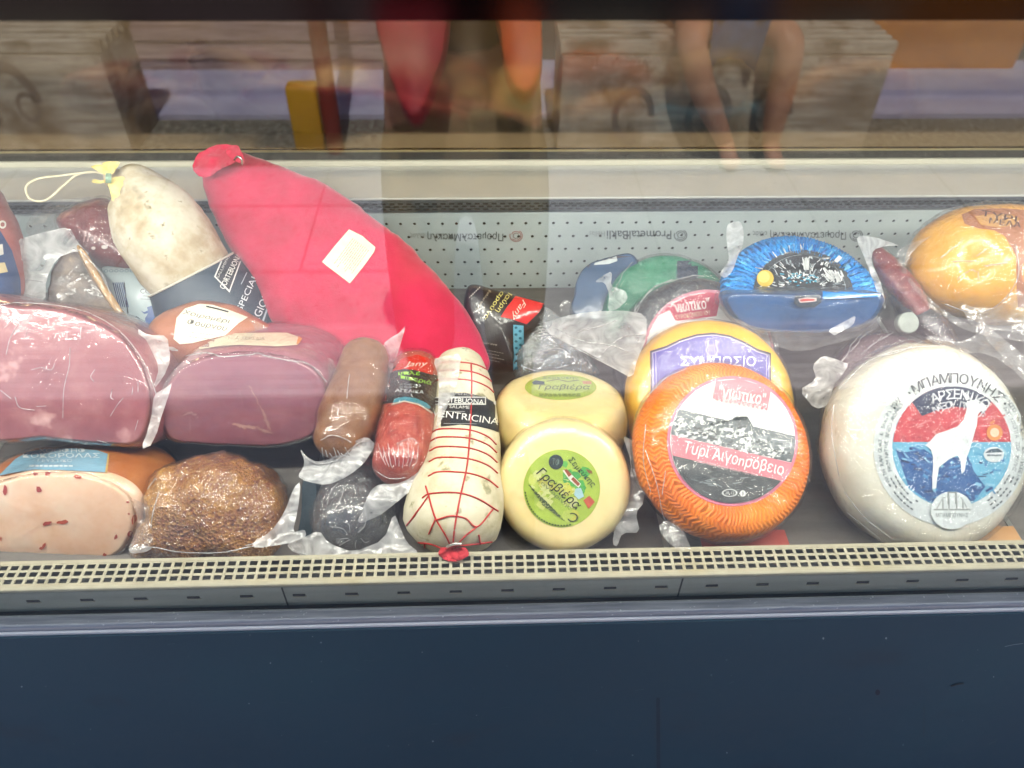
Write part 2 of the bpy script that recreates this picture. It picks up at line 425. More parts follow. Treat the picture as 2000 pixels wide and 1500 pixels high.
    def build(s, name, parent, mat=None, label=None):
        V, Fa, Cc = [], [], []
        def drop(px, py, lay):
            h, nrm, _, dist = s.bvh.ray_cast(CPOS, ray(px, py))
            if h is None: return None
            if nrm.dot(ray(px, py)) > 0: nrm = -nrm
            return h + nrm * (s.off + lay * s.lay)
        def add(pts, faces, col, lay):
            Q = [drop(x, y, lay) for x, y in pts]; ids = {}
            for f in faces:
                if any(Q[i] is None for i in f): continue
                q = [Q[i] for i in f]
                if max((a - b).length for a in q for b in q) > .25: continue
                g = []
                for i in f:
                    if i not in ids: ids[i] = len(V); V.append(Q[i])
                    g.append(ids[i])
                Fa.append(tuple(g)); Cc.append(lin(col))
        def big(pts): return max(p[0] for p in pts) - min(p[0] for p in pts) > s.step * .6 or max(p[1] for p in pts) - min(p[1] for p in pts) > s.step * .6
        for it in s.items:
            if it[0] == 't':
                bm = bmesh.new(); q = [bm.verts.new((x, y, 0)) for x, y in it[1]]
                for f in it[2]:
                    try: bm.faces.new([q[i] for i in f])
                    except ValueError: pass
                if big(it[1]): grid_cut(bm, s.step * .7)
                col, lay = it[3], it[4]
            elif not it[4] and len(it[1]) == 4 and not big(it[1]): add(it[1], [(0, 1, 2, 3)], it[2], it[3]); continue
            else:
                bm = poly2d(it[1]); col, lay = it[2], it[3]
                if it[4] or big(it[1]): grid_cut(bm, s.step * (1 if it[4] else .7))
            bm.verts.index_update()
            add([(v.co.x, v.co.y) for v in bm.verts], [tuple(v.index for v in f.verts) for f in bm.faces], col, lay); bm.free()
        o = mesh_obj(name, V, Fa, mat or INK, parent, True, label)
        ca = o.data.attributes.new('ink', 'FLOAT_COLOR', 'FACE')
        for i, c in enumerate(Cc): ca.data[i].color = c
        return o
def strands(V, Fa, lines, rpx, d, lift=.0005, seg=6):
    """cords lying on a body: each a polyline in photo pixels"""
    b = bvh_of(V, Fa); out = []
    for ln in lines:
        S_ = spline(ln, max(8, len(ln) * 6)); pts = []
        for x, y in S_:
            h, nrm, _, _ = b.ray_cast(CPOS, ray(x, y))
            if h is not None:
                if nrm.dot(F) > 0: nrm = -nrm
                pts.append(h + nrm * lift)
        if len(pts) > 2: out.append(cord(pts, rpx * d / FPX, seg, len(pts) * 2))
    return merge(*out)
def base_of(V):
    c = sum((Vector(v) for v in V), Vector()) / len(V); return Vector((c.x, c.y, min(v[2] for v in V)))

# ================================================================== the display fridge
STEEL = pmat('brushed steel', ['a8aaa4', 'b0b2ac'], 6, .36, metallic=.8, stretch=(1, 14, 14))
STEELD = pmat('dull steel tray', ['625e5a', '7c7772'], 5, .42, metallic=.35, stretch=(1, 9, 9), rough_var=.1)
CREAM = pmat('cream enamel', ['98927c', 'aaa48e'], 30, .45, spots=[(14, .6, .8, '9a9070')])
LINER = pmat('white liner', ['c4ccca', 'd0d7d5'], 8, .45)
PANEL = pmat('grey coated panel', ['9aa5a4', 'a8b2b0'], 9, .4, rough_var=.05)
BLACK = pmat('black gloss', '030304', 5, .12, spec=.35)
SEALM = pmat('black rubber', '0a0b0d', 40, .6)
ALU = pmat('anodised rail', ['777b84', '989ca4'], 14, .38, metallic=.3, stretch=(1, 20, 20), spots=[(260, .68, .74, 'b9bcc4')], rough_var=.1)
NAVYP = pmat('dark blue coated sheet', [(.25, '0b3143'), (.5, '10394c'), (.75, '174252')], 3, .5, bump=.12, bump_scale=900,
             spots=[(330, .775, .80, '5d7580'), (9, .66, .9, '182b3a')], rough_var=.08, bump_dist=.0005)
MIRROR = pmat('bronze mirror', '6e5c46', 2, .10, metallic=1)
DARK = pmat('opening dark', '0b0c0c', 20, .7)  # near-black stands for the unlit dark inside openings

fridge = thing('display_fridge', 'glass fronted chilled deli counter with dark blue front panel', 'display fridge', Vector((0, .7, 0)))
XW = 2.3
gm, t, ns, L, b = nt('front pane'); ns.remove(b)
tr = ns.new('ShaderNodeBsdfTransparent'); tr.inputs[0].default_value = (.965, .985, .975, 1)
gl = ns.new('ShaderNodeBsdfAnisotropic'); gl.inputs['Roughness'].default_value = .004
lw = ns.new('ShaderNodeLayerWeight'); lw.inputs[0].default_value = .5
pw = ns.new('ShaderNodeMath'); pw.operation = 'POWER'; pw.inputs[1].default_value = 5; L.new(lw.outputs[1], pw.inputs[0])
mr = ns.new('ShaderNodeMapRange'); mr.inputs[3].default_value = .075; mr.inputs[4].default_value = .9; L.new(pw.outputs[0], mr.inputs[0])
mx = ns.new('ShaderNodeMixShader'); L.new(mr.outputs[0], mx.inputs[0]); L.new(tr.outputs[0], mx.inputs[1]); L.new(gl.outputs[0], mx.inputs[2]); dn = noise_node(t, 420, 2, .5, 0, coords(t)); d2 = noise_node(t, 3.5, 4, .6, 1, coords(t, (1, 1, .5)))
d1 = ns.new('ShaderNodeMapRange'); d1.inputs[1].default_value = .70; d1.inputs[2].default_value = .80; d1.inputs[3].default_value = 0; d1.inputs[4].default_value = .12; L.new(dn.outputs[0], d1.inputs[0])
d3 = ns.new('ShaderNodeMapRange'); d3.inputs[1].default_value = .45; d3.inputs[2].default_value = .8; d3.inputs[3].default_value = 0; d3.inputs[4].default_value = .03; L.new(d2.outputs[0], d3.inputs[0])
dd = ns.new('ShaderNodeBsdfDiffuse'); dd.inputs[0].default_value = (.8, .78, .74, 1)
m3 = ns.new('ShaderNodeMixShader'); L.new(math_(t, 'ADD', d1.outputs[0], d3.outputs[0]), m3.inputs[0]); L.new(mx.outputs[0], m3.inputs[1]); L.new(dd.outputs[0], m3.inputs[2])
L.new(m3.outputs[0], ns['Material Output'].inputs[0])
mesh_obj('front_glass', *box(-XW, XW, .4285, .4345, .7335, 1.3185), gm, fridge, False)

def perforated(name, o, ex, ey, nx, ny, px, py, hw, hh, m, parent, stagger=False, round_=False, thick=.0012):
    V, Fa = [], []
    for j in range(ny):
        for i in range(nx):
            c = o + ex * ((i + (.5 if stagger and j % 2 else 0)) * px) + ey * (j * py)
            k = len(V)
            sq = [(-1, -1), (0, -1), (1, -1), (1, 0), (1, 1), (0, 1), (-1, 1), (-1, 0)]
            V += [c + ex * (a * px / 2) + ey * (b_ * py / 2) for a, b_ in sq]
            if round_: V += [c + ex * (hw * math.cos(math.atan2(b_, a))) + ey * (hh * math.sin(math.atan2(b_, a))) for a, b_ in sq]
            else: V += [c + ex * (a * hw) + ey * (b_ * hh) for a, b_ in sq]
            Fa += [(k + q, k + (q + 1) % 8, k + 8 + (q + 1) % 8, k + 8 + q) for q in range(8)]
    ob = mesh_obj(name, V, Fa, m, parent, False)
    md = ob.modifiers.new('solid', 'SOLIDIFY'); md.thickness = thick; md.offset = 0
    return ob
X = Vector((1, 0, 0)); Y = Vector((0, 1, 0)); Z = Vector((0, 0, 1))
# deck of steel trays
Vd = [Vector((-XW, .472, .722)), Vector((XW, .472, .722)), Vector((XW, 1.02, .712)), Vector((-XW, 1.02, .712))]
Vd += [v - Z * .02 for v in Vd]
mesh_obj('deck', Vd, [(0, 1, 2, 3), (7, 6, 5, 4), (0, 4, 5, 1), (1, 5, 6, 2), (2, 6, 7, 3), (3, 7, 4, 0)], STEELD, fridge, False)
for k, x in enumerate((-.62, -.21, .2, .61)):
    q = [(x, .474, .7232), (x + .006, .474, .7232), (x + .006, 1.018, .7134), (x, 1.018, .7134)]
    mesh_obj('tray_rib', [Vector(p) for p in q] + [Vector(p) - Z * .004 for p in q], [(0, 1, 2, 3), (0, 4, 5, 1), (2, 6, 7, 3), (1, 5, 6, 2), (3, 7, 4, 0)], STEEL, fridge, False)
# front air grille
perforated('air_grille', Vector((-2.2, .4465, .769)), X, Y, 400, 3, .011, .0082, .0040, .0026, CREAM, fridge, thick=.0016)
bevel(mesh_obj('grille_edge', *box(-XW, XW, .4355, .4422, .7655, .7715), CREAM, fridge, False), .002)
mesh_obj('grille_lip', *box(-XW, XW, .4672, .4712, .720, .7698), CREAM, fridge, False)
mesh_obj('air_duct', *box(-XW, XW, .441, .467, .742, .746), DARK, fridge, False)
# slotted steel strip with its louvres, seal, rail, front panel
strip = mesh_obj('slotted_strip', *box(-XW, XW, .4362, .440, .7312, .7652), pmat('grey strip', ['8e9186', 'a5a79a'], 5, .4, metallic=.2, stretch=(1, 12, 12)), fridge, False)
for i in range(82):
    x = -2.18 + i * .0535
    mesh_obj('slot', *box(x, x + .0125, .4354, .4362, .7494, .7522), DARK, strip, False)  # black box set proud, painting the dark inside a slot
    mesh_obj('slot_lip', *box(x - .0005, x + .0135, .4350, .4362, .7478, .7492), CREAM, strip, False)
for x in (-.62, -.21, .2, .61): mesh_obj('strip_joint', *box(x, x + .0016, .4356, .4362, .7316, .7648), DARK, strip, False)
mesh_obj('glass_seal', *box(-XW, XW, .4325, .4405, .722, .7306), SEALM, fridge, False)
rail = bevel(mesh_obj('bottom_rail', *box(-XW, XW, .4165, .4322, .70, .7332), ALU, fridge, False), .0035, 3)
mesh_obj('highlight_lip', *box(-XW, XW, .4135, .4163, .70, .7262), pmat('rail highlight', 'e4e6ea', 10, .25, metallic=.2), fridge, False)  # pale colour paints the highlight along the rail's lower edge
fp = mesh_obj('front_panel', *box(-XW, XW, .411, .4133, .12, .7225), NAVYP, fridge, False)
mesh_obj('plinth', *box(-XW, XW, .44, .9, .0, .12), BLACK, fridge, False)
Pf = Print(*box(-XW, XW, .411, .4133, .12, .7225), off=.0002)
rn = random.Random(3)
for k in range(46):
    x, y = rn.uniform(20, 1980), rn.uniform(1235, 1490); r_ = rn.choice((.8, .8, 1.1, 1.5, 2))
    Pf.ell(x, y, r_, r_ * rn.uniform(.6, 1.3), rn.choice(('4c6672', '71858e', '3e5866', '93a2a8')), n=7, sub=False)
for k in range(14):
    x, y, a, l = rn.uniform(20, 1980), rn.uniform(1240, 1490), rn.uniform(-.6, .6), rn.uniform(6, 26)
    Pf.line([(x, y), (x + l * .5, y + a * l * .6), (x + l, y + a * l)], .8, rn.choice(('3a5563', '4a636f')))
Pf.line([(1962, 1262), (1980, 1258), (1998, 1256)], 1.3, '7c8f98').line([(1857, 1340), (1868, 1336), (1882, 1334)], 3, '14222e')
Pf.line([(1285, 1362), (1286, 1500)], 7, '1a2f40').line([(1805, 1380), (1804, 1440)], 3, '2a4554').ell(1714, 1352, 5, 6, '1d1830', n=8)
join_into(fp, Pf.build('scuff_marks', fridge, INKM))
# back panel with holes, its print, vent lip, ledge, mirror back, sides, top
def pxz(px, py, y=1.02): return on_y(px, py, y)
p0 = pxz(1000, 436)
perforated('perforated_panel', Vector((p0.x - .0211 * 104, 1.02, p0.z + .0232 * 0)), X, -Z, 208, 7, .0211, .0232, .0026, .0026, PANEL, fridge, True, True, .0015)
mesh_obj('panel_margin', *box(-XW, XW, 1.0192, 1.0208, p0.z + .0117, .8585), PANEL, fridge, False)
mesh_obj('panel_foot', *box(-XW, XW, 1.0192, 1.0208, .70, p0.z - .0232 * 6.5), PANEL, fridge, False)
mesh_obj('dark_backing', *box(-XW, XW, 1.03, 1.04, .70, .87), DARK, fridge, False)  # black sheet added for the dark seen through the panel holes
Pp = Print(*box(-XW, XW, 1.0190, 1.06, .60, .90), off=.0004)
G = '4c5556'
def swirl(x, y, c1, c2):
    for r_, a0, a1, c in ((6.5, 20, 330, c2), (10, 200, 500, c1), (13, -60, 200, c1)): Pp.ell(x, y, r_, r_ * .92, c, 1, a0, a1, 28, False, 1 - 1.6 / r_)
Pp.text('ΠρομεταλΜπακλη', 909, 461, 148, 180, 19, G, bold=.004); Pp.text('ελλάς', 815, 459, 28, 180, 11, '8a9391'); swirl(1008, 460, '9a6a68', '7c6a68')
Pp.text('PrometalBakli', 1248, 458, 126, 180, 17, G, bold=.004); Pp.text('Hellas', 1166, 456, 30, 180, 10, '8a9391'); swirl(1329, 459, G, G)
Pp.text('ΠρομεταλΜπακλη', 1578, 458, 148, 180, 19, G, bold=.004); Pp.text('ελλάς', 1484, 455, 28, 180, 11, G); swirl(1672, 459, G, G)
Pp.build('panel_print', fridge, INKM)
VENT = pmat('vent mesh', ['33393b', '5a6062'], 60, .5, metallic=.4, stretch=(1, 3, 8))
lip = mesh_obj('vent_lip', *box(-XW, XW, 1.010, 1.0185, .8595, .878), VENT, fridge, False)
for k in range(3):
    V, Fa = merge(*[box(-XW + i * .0125 + (.006 if k % 2 else 0), -XW + i * .0125 + .0075 + (.006 if k % 2 else 0), 1.0085, 1.0101, .8622 + k * .0045, .8640 + k * .0045) for i in range(366)])
    mesh_obj('louvre', V, Fa, SEALM, lip, False)
bevel(mesh_obj('rear_ledge', *box(-XW, XW, 1.008, 1.108, .8785, .8825), pmat('satin steel', ['b2b2aa', 'c2c2ba'], 5, .42, metallic=.35), fridge, False), .0015)
mesh_obj('ledge_trim', *box(-XW, XW, 1.1085, 1.1125, .8795, .8900), pmat('pale trim', 'd8d4c4', 10, .3, metallic=.3), fridge, False)
mesh_obj('rear_seal', *box(-XW, XW, 1.1125, 1.1145, .880, .9035), SEALM, fridge, False)
mesh_obj('rear_track', *box(-XW, XW, 1.1100, 1.1124, .9038, .9066), pmat('brass track', '8c8262', 10, .35, metallic=.8), fridge, False)
mesh_obj('mirror_back', *box(-XW, XW, 1.1150, 1.120, .86, 1.33), MIRROR, fridge, False)
for s in (-1, 1): mesh_obj('side_wall', *box(s * XW - .01, s * XW + .01, .445, 1.14, .12, 1.85), LINER, fridge, False)
mesh_obj('top_liner', *box(-XW, XW, .47, 1.16, 1.335, 1.85), LINER, fridge, False)
hv, hf = box(-2.8, 2.8, .4255, .468, 1.3125, 1.85)  # height and overhang past the counter added to shade the ground in front
hv = [Vector((v.x, v.y, v.z + (.0016 + max(-1.5, min(1.5, v.x)) * .0063 if v.z < 1.4 else 0))) for v in hv]
mesh_obj('header', hv, hf, BLACK, fridge, False)
lm, t, ns, L, b = nt('lamp glow'); b.inputs['Emission Color'].default_value = (1, .94, .85, 1); b.inputs['Emission Strength'].default_value = LAMP
lt = mesh_obj('lamp_housing', *box(-2.15, 2.15, .470, .520, 1.327, 1.3345), LINER, fridge, False)
mesh_obj('lamp_tube', *tube([(-2.1 + .07 * i, .490, 1.3150, .010) for i in range(61)], seg=10, nl=122, amp=0, world=True), lm, lt)

# ================================================================== the street in front of the fridge, which the pane mirrors
PAVE = pmat('pavement', [(.3, '9c9da6'), (.7, 'b6b7bf')], 3, .8, bump=.3, bump_scale=60, spots=[(40, .55, .75, '7a7a7c')], bump_dist=.004)
KERB = pmat('kerb stone', [(.3, 'a6a2c0'), (.7, 'c2c0d6')], 6, .75, bump=.3, bump_scale=40)
GRAV = pmat('gravel', [(.3, '3c3a30'), (.5, '7a766a'), (.7, 'a9a596')], 45, .9, bump=.8, bump_scale=50, bump_dist=.02)
WOOD = pmat('weathered plank', [(.3, '8a7474'), (.7, 'bda6a4')], 6, .7, stretch=(1, 8, 8), bump=.3)
WOODP = pmat('grey pallet wood', [(.3, '9a8e7c'), (.7, 'd2c8b6')], 6, .75, stretch=(1, 8, 8), bump=.3, spots=[(9, .5, .7, '7a6a54'), (4, .5, .75, '8d7a60')])
OCHRE = pmat('ochre board', [(.3, 'b4620a'), (.7, 'd88418')], 5, .5)
POSTM = pmat('red brown post', ['6e1d10', '862a16'], 6, .5)
YEL = pmat('yellow paint', 'd09a18', 8, .5)

ya, yb, yc, yd = (RG(1000, y).y for y in (330, 236, 200, 156))
structure(mesh_obj('pavement', *box(-6, 6, ya, 3, -.05, 0), PAVE, None, False))
slabs = []
for i in range(-8, 9):
    slabs.append(box(i * .6 - .004, i * .6 + .004, ya, ya + .72, 0, .0015))
for k in range(3): slabs.append(box(-6, 6, ya + .3 + k * .42 - .006, ya + .3 + k * .42 + .006, 0, .0022))
structure(mesh_obj('pavement_joints', *merge(*slabs), pmat('joint', '77767a', 20, .9), None, False))
dk = []
y0, y1 = RG(1000, 818).y, RG(1000, 655).y
nb = 9
for i in range(nb):
    a = y1 + (y0 - y1) * i / nb; dk.append(box(-4, 4, a, a + (y0 - y1) / nb - .008, .004, .03))
structure(mesh_obj('decking', *merge(*dk), pmat('pale decking', [(.3, 'b8aeb8'), (.7, 'd8d0d8')], 5, .6, stretch=(1, 8, 8)), None, False))
structure(mesh_obj('gravel_bed', *box(-6, 6, yb, ya, -.05, -.002), GRAV, None, False))
structure(mesh_obj('kerb', *merge(box(-6, 6, yc, yb, -.05, .02), box(-6, 6, yd - .1, yc, -.05, .05)), KERB, None, False))
structure(mesh_obj('road', *box(-40, 40, -40, yd - .1, -.06, .04), pmat('road', ['3a3b3e', '4c4d50'], 3, .85), None, False))
wall = []
yw = yd + .03
for i in range(9): wall.append(box(-3.2, -.2 + .15 * (i % 2), yw - .04, yw + .012 * (i % 3), .02 + i * .085, .02 + i * .085 + .078))
fence = mesh_obj('plank_fence', *merge(*wall), WOOD, None, False); fence['label'] = 'low fence of weathered horizontal planks mirrored in the upper glass'; fence['category'] = 'fence'
ob = mesh_obj('ochre_board', *box(.95, 2.6, yw - .06, yw - .02, .02, 1.1), OCHRE); bevel(ob, .01); ob['label'] = 'ochre painted board mirrored at the right end of the upper glass'; ob['category'] = 'board'
wr = [Vector((1.75 + .3 * math.cos(a), yw - .005, .62 + .3 * math.sin(a))) for a in [2 * PI * i / 40 for i in range(41)]]
whl = mesh_obj('bicycle_wheel', *merge(cord(wr, .012, 8, 80), *[cord([Vector((1.75 - .3 * math.cos(a), yw - .005, .62 - .3 * math.sin(a))), Vector((1.75 + .3 * math.cos(a), yw - .005, .62 + .3 * math.sin(a)))], .003, 5, 4) for a in [PI * i / 8 for i in range(8)]]), STEEL, ob)  # spoked bicycle wheel set against the ochre board
def vpost(name, px, py, r, h, m, label, cat):
    p = RG(px, py); V, Fa = cord([p, p + Z * h * .5, p + Z * h], r, 20); o = mesh_obj(name, V, Fa, m); o['label'] = label; o['category'] = cat; return o
vpost('post', 655, 300, .034, 1.6, POSTM, 'red brown street post mirrored above the crimson ham bag', 'post')
q = RG(605, 300)
bx = bevel(mesh_obj('sign_box', *box(q.x - .06, q.x + .06, q.y - .08, q.y, 0, .26), YEL), .01); bx['label'] = 'small yellow box standing beside the red brown post'; bx['category'] = 'box'

def slat_crate(x0, x1, y0, y1, h, label, marks):
    t = thing('slatted_crate', label, 'crate', Vector(((x0 + x1) / 2, (y0 + y1) / 2, 0)), 'slatted wooden crates on the pavement')
    cb = mesh_obj('crate_box', *box(x0 + .01, x1 - .01, y0 + .01, y1 - .01, .0, h - .05), WOODP, t, False)
    n = 6
    for i in range(n):
        a = y0 + (y1 - y0) * i / n; bevel(mesh_obj('slat', *box(x0, x1, a + .005, a + (y1 - y0) / n - .022, h - .045, h), WOODP, t, False), .004)
    V, Fa = [], []
    for (cx, cz, r_, k) in marks:
        n_ = 26
        for j in range(n_):
            a, b2 = 2 * PI * j / n_ * k, 2 * PI * (j + 1) / n_ * k; q = len(V)
            for (rr, aa) in ((r_, a), (r_, b2), (r_ * .7, b2), (r_ * .7, a)): V.append(Vector((x0 + cx + rr * math.cos(aa) * .7, y1 - .007, cz + rr * math.sin(aa))))
            Fa.append((q, q + 1, q + 2, q + 3))
    join_into(cb, mesh_obj('stencil', V, Fa, pmat('stencil paint', '85776a', 30, .8), t, False))
    return t
a0, a1 = RG(-120, 312), RG(262, 312)
slat_crate(a0.x, a1.x, a1.y - .34, a1.y, .44, 'slatted crate with round stencils at the left of the mirrored street', [(.17, .22, .12, .8), (.37, .22, .16, .6), (.42, .2, .06, 1)])
c0, c1 = RG(1085, 306), RG(1690, 306)
cr = slat_crate(c0.x, c1.x, c1.y - .34, c1.y, .44, 'slatted crate bench under the seated person in the mirrored street', [(.3, .16, .12, .8), (.6, .16, .13, 1), (.85, .17, .12, .7)])
V0, F0, x0, x1, yy0, yy1 = text_mesh('Τυρί Κατσικίσιο', .01)
for k, (ox, wd) in enumerate(((.12, .26), (.72, .26))):
    kx = wd / (x1 - x0)
    Vt = [Vector((c0.x + ox + wd - (x - x0) * kx * -1 - wd, c1.y - .006, .40 - (y - yy0) * kx * 1.6)) for x, y in V0]
    # seen from the street the words stand on their head, so the pane shows them flipped
    mesh_obj('crate_lettering', Vt, F0, pmat('pale paint', 'c9beb0', 30, .7), cr, False)

# people ------------------------------------------------------------
SKIN = pmat('skin', ['b98468', 'cb987c'], 20, .55, sss=.1)
def figure(name, joints, edges, m, parent, lv=2):
    me = bpy.data.meshes.new(name); off = parent.location
    me.from_pydata([tuple(Vector(j[:3]) - off) for j in joints], edges, []); me.materials.append(m)
    o = bpy.data.objects.new(name, me); COL.objects.link(o); o.parent = parent
    sk = o.modifiers.new('skin', 'SKIN'); sk.use_smooth_shade = True
    for i, j in enumerate(joints):
        v = me.skin_vertices[0].data[i]; v.radius = (j[3], j[4] if len(j) > 4 else j[3]); v.use_root = (i == 0)
    sb = o.modifiers.new('sub', 'SUBSURF'); sb.levels = sb.render_levels = lv
    return o
def standing(x, y):
    t = thing('person', 'person in khaki shorts and dark top standing at the counter with a phone', 'person', Vector((x, y, 0)))
    J = [(x, y, .98, .11, .09), (x, y, 1.15, .11, .085), (x, y, 1.34, .135, .09), (x, y, 1.44, .07, .07), (x, y + .01, 1.50, .052), (x, y + .02, 1.60, .075, .09), (x, y + .02, 1.70, .07, .085)]
    E = [(0, 1), (1, 2), (2, 3), (3, 4), (4, 5), (5, 6)]
    for s in (-1, 1):
        k = len(J)
        J += [(x + s * .08, y, .86, .06), (x + s * .088, y + .005, .50, .048), (x + s * .088, y - .01, .28, .046), (x + s * .09, y - .02, .07, .034), (x + s * .095, y + .06, .035, .035, .03), (x + s * .10, y + .15, .03, .04, .025)]
        E += [(0, k), (k, k + 1), (k + 1, k + 2), (k + 2, k + 3), (k + 3, k + 4), (k + 4, k + 5)]
        k = len(J)
        J += [(x + s * .17, y, 1.36, .05), (x + s * .20, y + .04, 1.14, .04), (x + s * .08, y + .22, 1.36, .026), (x + s * .05, y + .265, 1.41, .028, .02)]
        E += [(2, k), (k, k + 1), (k + 1, k + 2), (k + 2, k + 3)]
    figure('body', J, E, SKIN, t)
    KH = pmat('khaki cloth', ['6b5a40', '85724f'], 40, .85); DK = pmat('black jersey', ['0d0e12', '17181e'], 30, .8)
    J = [(x, y, 1.0, .125, .11), (x, y, .9, .13, .11)]; E = [(0, 1)]
    for s in (-1, 1):
        k = len(J); J += [(x + s * .08, y, .80, .075), (x + s * .088, y + .005, .60, .066), (x + s * .088, y, .40, .062)]; E += [(1, k), (k, k + 1)]
    E += [(3, 4), (6, 7)]; E = [(0, 1), (1, 2), (2, 3), (3, 4), (1, 5), (5, 6), (6, 7)]
    figure('shorts', J, E, KH, t)
    J = [(x, y, 1.0, .14, .12), (x, y, 1.2, .135, .11), (x, y, 1.36, .15, .11), (x, y, 1.45, .075)]; E = [(0, 1), (1, 2), (2, 3)]
    for s in (-1, 1):
        k = len(J); J += [(x + s * .18, y, 1.37, .065), (x + s * .2, y + .03, 1.2, .06)]; E += [(2, k), (k, k + 1)]
    figure('shirt', J, E, DK, t)
    hv, hf = pillow([(0, 0), (1, 0), (1, 1), (0, 1)], 1, .1) if False else rings_mesh([[Vector((x + .088 * math.sin(a) * math.cos(p), y + .005 + .1 * math.sin(a) * math.sin(p), 1.68 + .085 * math.cos(a))) for p in [2 * PI * i / 24 for i in range(24)]] for a in (.2, .5, .8, 1.1, 1.4, 1.6)])
    mesh_obj('hair', hv, hf, pmat('dark hair', '1a120c', 60, .7), t)
    for s in (-1, 1): mesh_obj('shoe', *tube([(x + s * .09, y - .06, .045, .04), (x + s * .095, y + .05, .045, .045), (x + s * .1, y + .17, .035, .038)], world=True, nl=12, seg=18, flat=.8, amp=0), DK, t)
    return t
standing(-.03, -.34)
def seated(px, py):
    k_ = RG(px, py); x, y = k_.x, k_.y
    t = thing('person', 'seated person with bare knees and blue shorts mirrored above the cheeses', 'person', Vector((x, y, 0)))
    zt = .45; hx = x + .12; hy = c1.y - .16
    J = [(hx, hy, zt + .05, .15, .12), (hx, hy - .02, .78, .13, .1), (hx, hy - .02, 1.0, .16, .11), (hx, hy, 1.08, .06), (hx, hy + .01, 1.14, .05), (hx, hy + .03, 1.24, .075, .09), (hx, hy + .03, 1.32, .065, .08)]
    E = [(i, i + 1) for i in range(6)]
    for sx, kx, fx in ((-.1, x - .07, x + .15), (.1, x + .30, x + .33)):
        k = len(J)
        J += [(hx + sx, hy + .02, zt + .04, .09), (kx, c1.y + .10, zt + .04, .058), (kx + (fx - kx) * .4, c1.y + .09, .29, .054), (fx, c1.y + .06, .08, .036), (fx + .01, c1.y + .12, .04, .036, .03), (fx + .02, c1.y + .18, .03, .04, .024)]
        E += [(0, k), (k, k + 1), (k + 1, k + 2), (k + 2, k + 3), (k + 3, k + 4), (k + 4, k + 5)]
    for s in (-1, 1):
        k = len(J); J += [(hx + s * .18, hy, 1.0, .05), (hx + s * .22, hy + .06, .8, .04), (hx + s * .1, hy + .24, .70, .028), (hx + s * .06, hy + .30, .68, .03, .02)]
        E += [(2, k), (k, k + 1), (k + 1, k + 2), (k + 2, k + 3)]
    figure('body', J, E, SKIN, t)
    BL = pmat('blue cloth', ['1e4a78', '2c639a'], 30, .8)
    J = [(hx, hy, zt + .06, .175, .14)]; E = []
    for sx, kx in ((-.1, x - .07), (.1, x + .30)):
        k = len(J); J += [(hx + sx, hy + .03, zt + .05, .11), (hx + sx + (kx - hx - sx) * .6, c1.y + .0, zt + .04, .09)]; E += [(0, k), (k, k + 1)]
    figure('shorts', J, E, BL, t)
    figure('shirt', [(hx, hy, zt + .12, .165, .13), (hx, hy - .02, .78, .145, .115), (hx, hy - .02, 1.0, .17, .12), (hx, hy, 1.09, .07)], [(0, 1), (1, 2), (2, 3)], pmat('white shirt', 'b8bcc6', 30, .8), t)
    hv, hf = rings_mesh([[Vector((hx + .085 * math.sin(a) * math.cos(p), hy + .015 + .095 * math.sin(a) * math.sin(p), 1.30 + .085 * math.cos(a))) for p in [2 * PI * i / 24 for i in range(24)]] for a in (.2, .5, .8, 1.1, 1.4, 1.6)])
    mesh_obj('hair', hv, hf, pmat('brown hair', '2a1a10', 60, .7), t)
seated(1330, 300)
def mirrored(b): return [Vector((v.x, 2 * .4315 - v.y, v.z)) for v in b[0]], [tuple(reversed(f)) for f in b[1]]
for nm_poly, d_, col_, lab_ in (([(728, -10), (800, -14), (872, -10), (869, 90), (852, 150), (822, 226), (796, 228), (768, 170), (742, 90)], 1.0, ['9a0a24', 'b81430'], 'crimson shoulder bag carried by the standing person, mirrored in the upper glass'),
                               ([(968, -10), (1046, -10), (1062, 90), (1050, 160), (1020, 184), (990, 140), (974, 60)], 1.0, ['c84418', 'd85a24'], 'orange carrier bag carried by the standing person, mirrored in the upper glass')):
    bg_ = mirrored(loaf(nm_poly, d_, N(0, 0), .05, .01, .012, amp=.003, fr=14, seed=len(nm_poly)))
    o_ = mesh_obj('shoulder_bag' if d_ and len(nm_poly) > 8 else 'carrier_bag', *bg_, pmat('bag cloth', col_, 12, .6, bump=.3, bump_scale=60)); o_['label'] = lab_; o_['category'] = 'bag'
ph = bevel(mesh_obj('phone', *box(-.04, .04, -.05, -.042, 1.37, 1.52), BLACK), .003); ph['label'] = 'black phone held up in front of the glass by the person in the dark top'; ph['category'] = 'phone'

# ================================================================== the goods
GH, GC, GS = 'hams and cold cuts in the counter', 'cheeses in the counter', 'salamis and sausages in the counter'
HAMPINK = pmat('cooked ham', [(.2, '783840'), (.5, '935256'), (.8, 'b27a78')], 20, .38, coat=.6, coat_bump=.5, bump=.15, bump_scale=90, sss=.12,
               spots=[(22, .62, .72, 'd6a7a2')])
HAMPURP = pmat('cured ham cut', [(.25, '7c3c50'), (.5, '90525f'), (.75, 'a2686c')], 12, .38, coat=.6, coat_bump=.5, bump=.15, bump_scale=90, sss=.12)
RIND = pmat('brown ham rind', [(.3, '7a5c4e'), (.7, 'a38878')], 25, .45, coat=.5, coat_bump=.5, bump=.3, bump_scale=70)

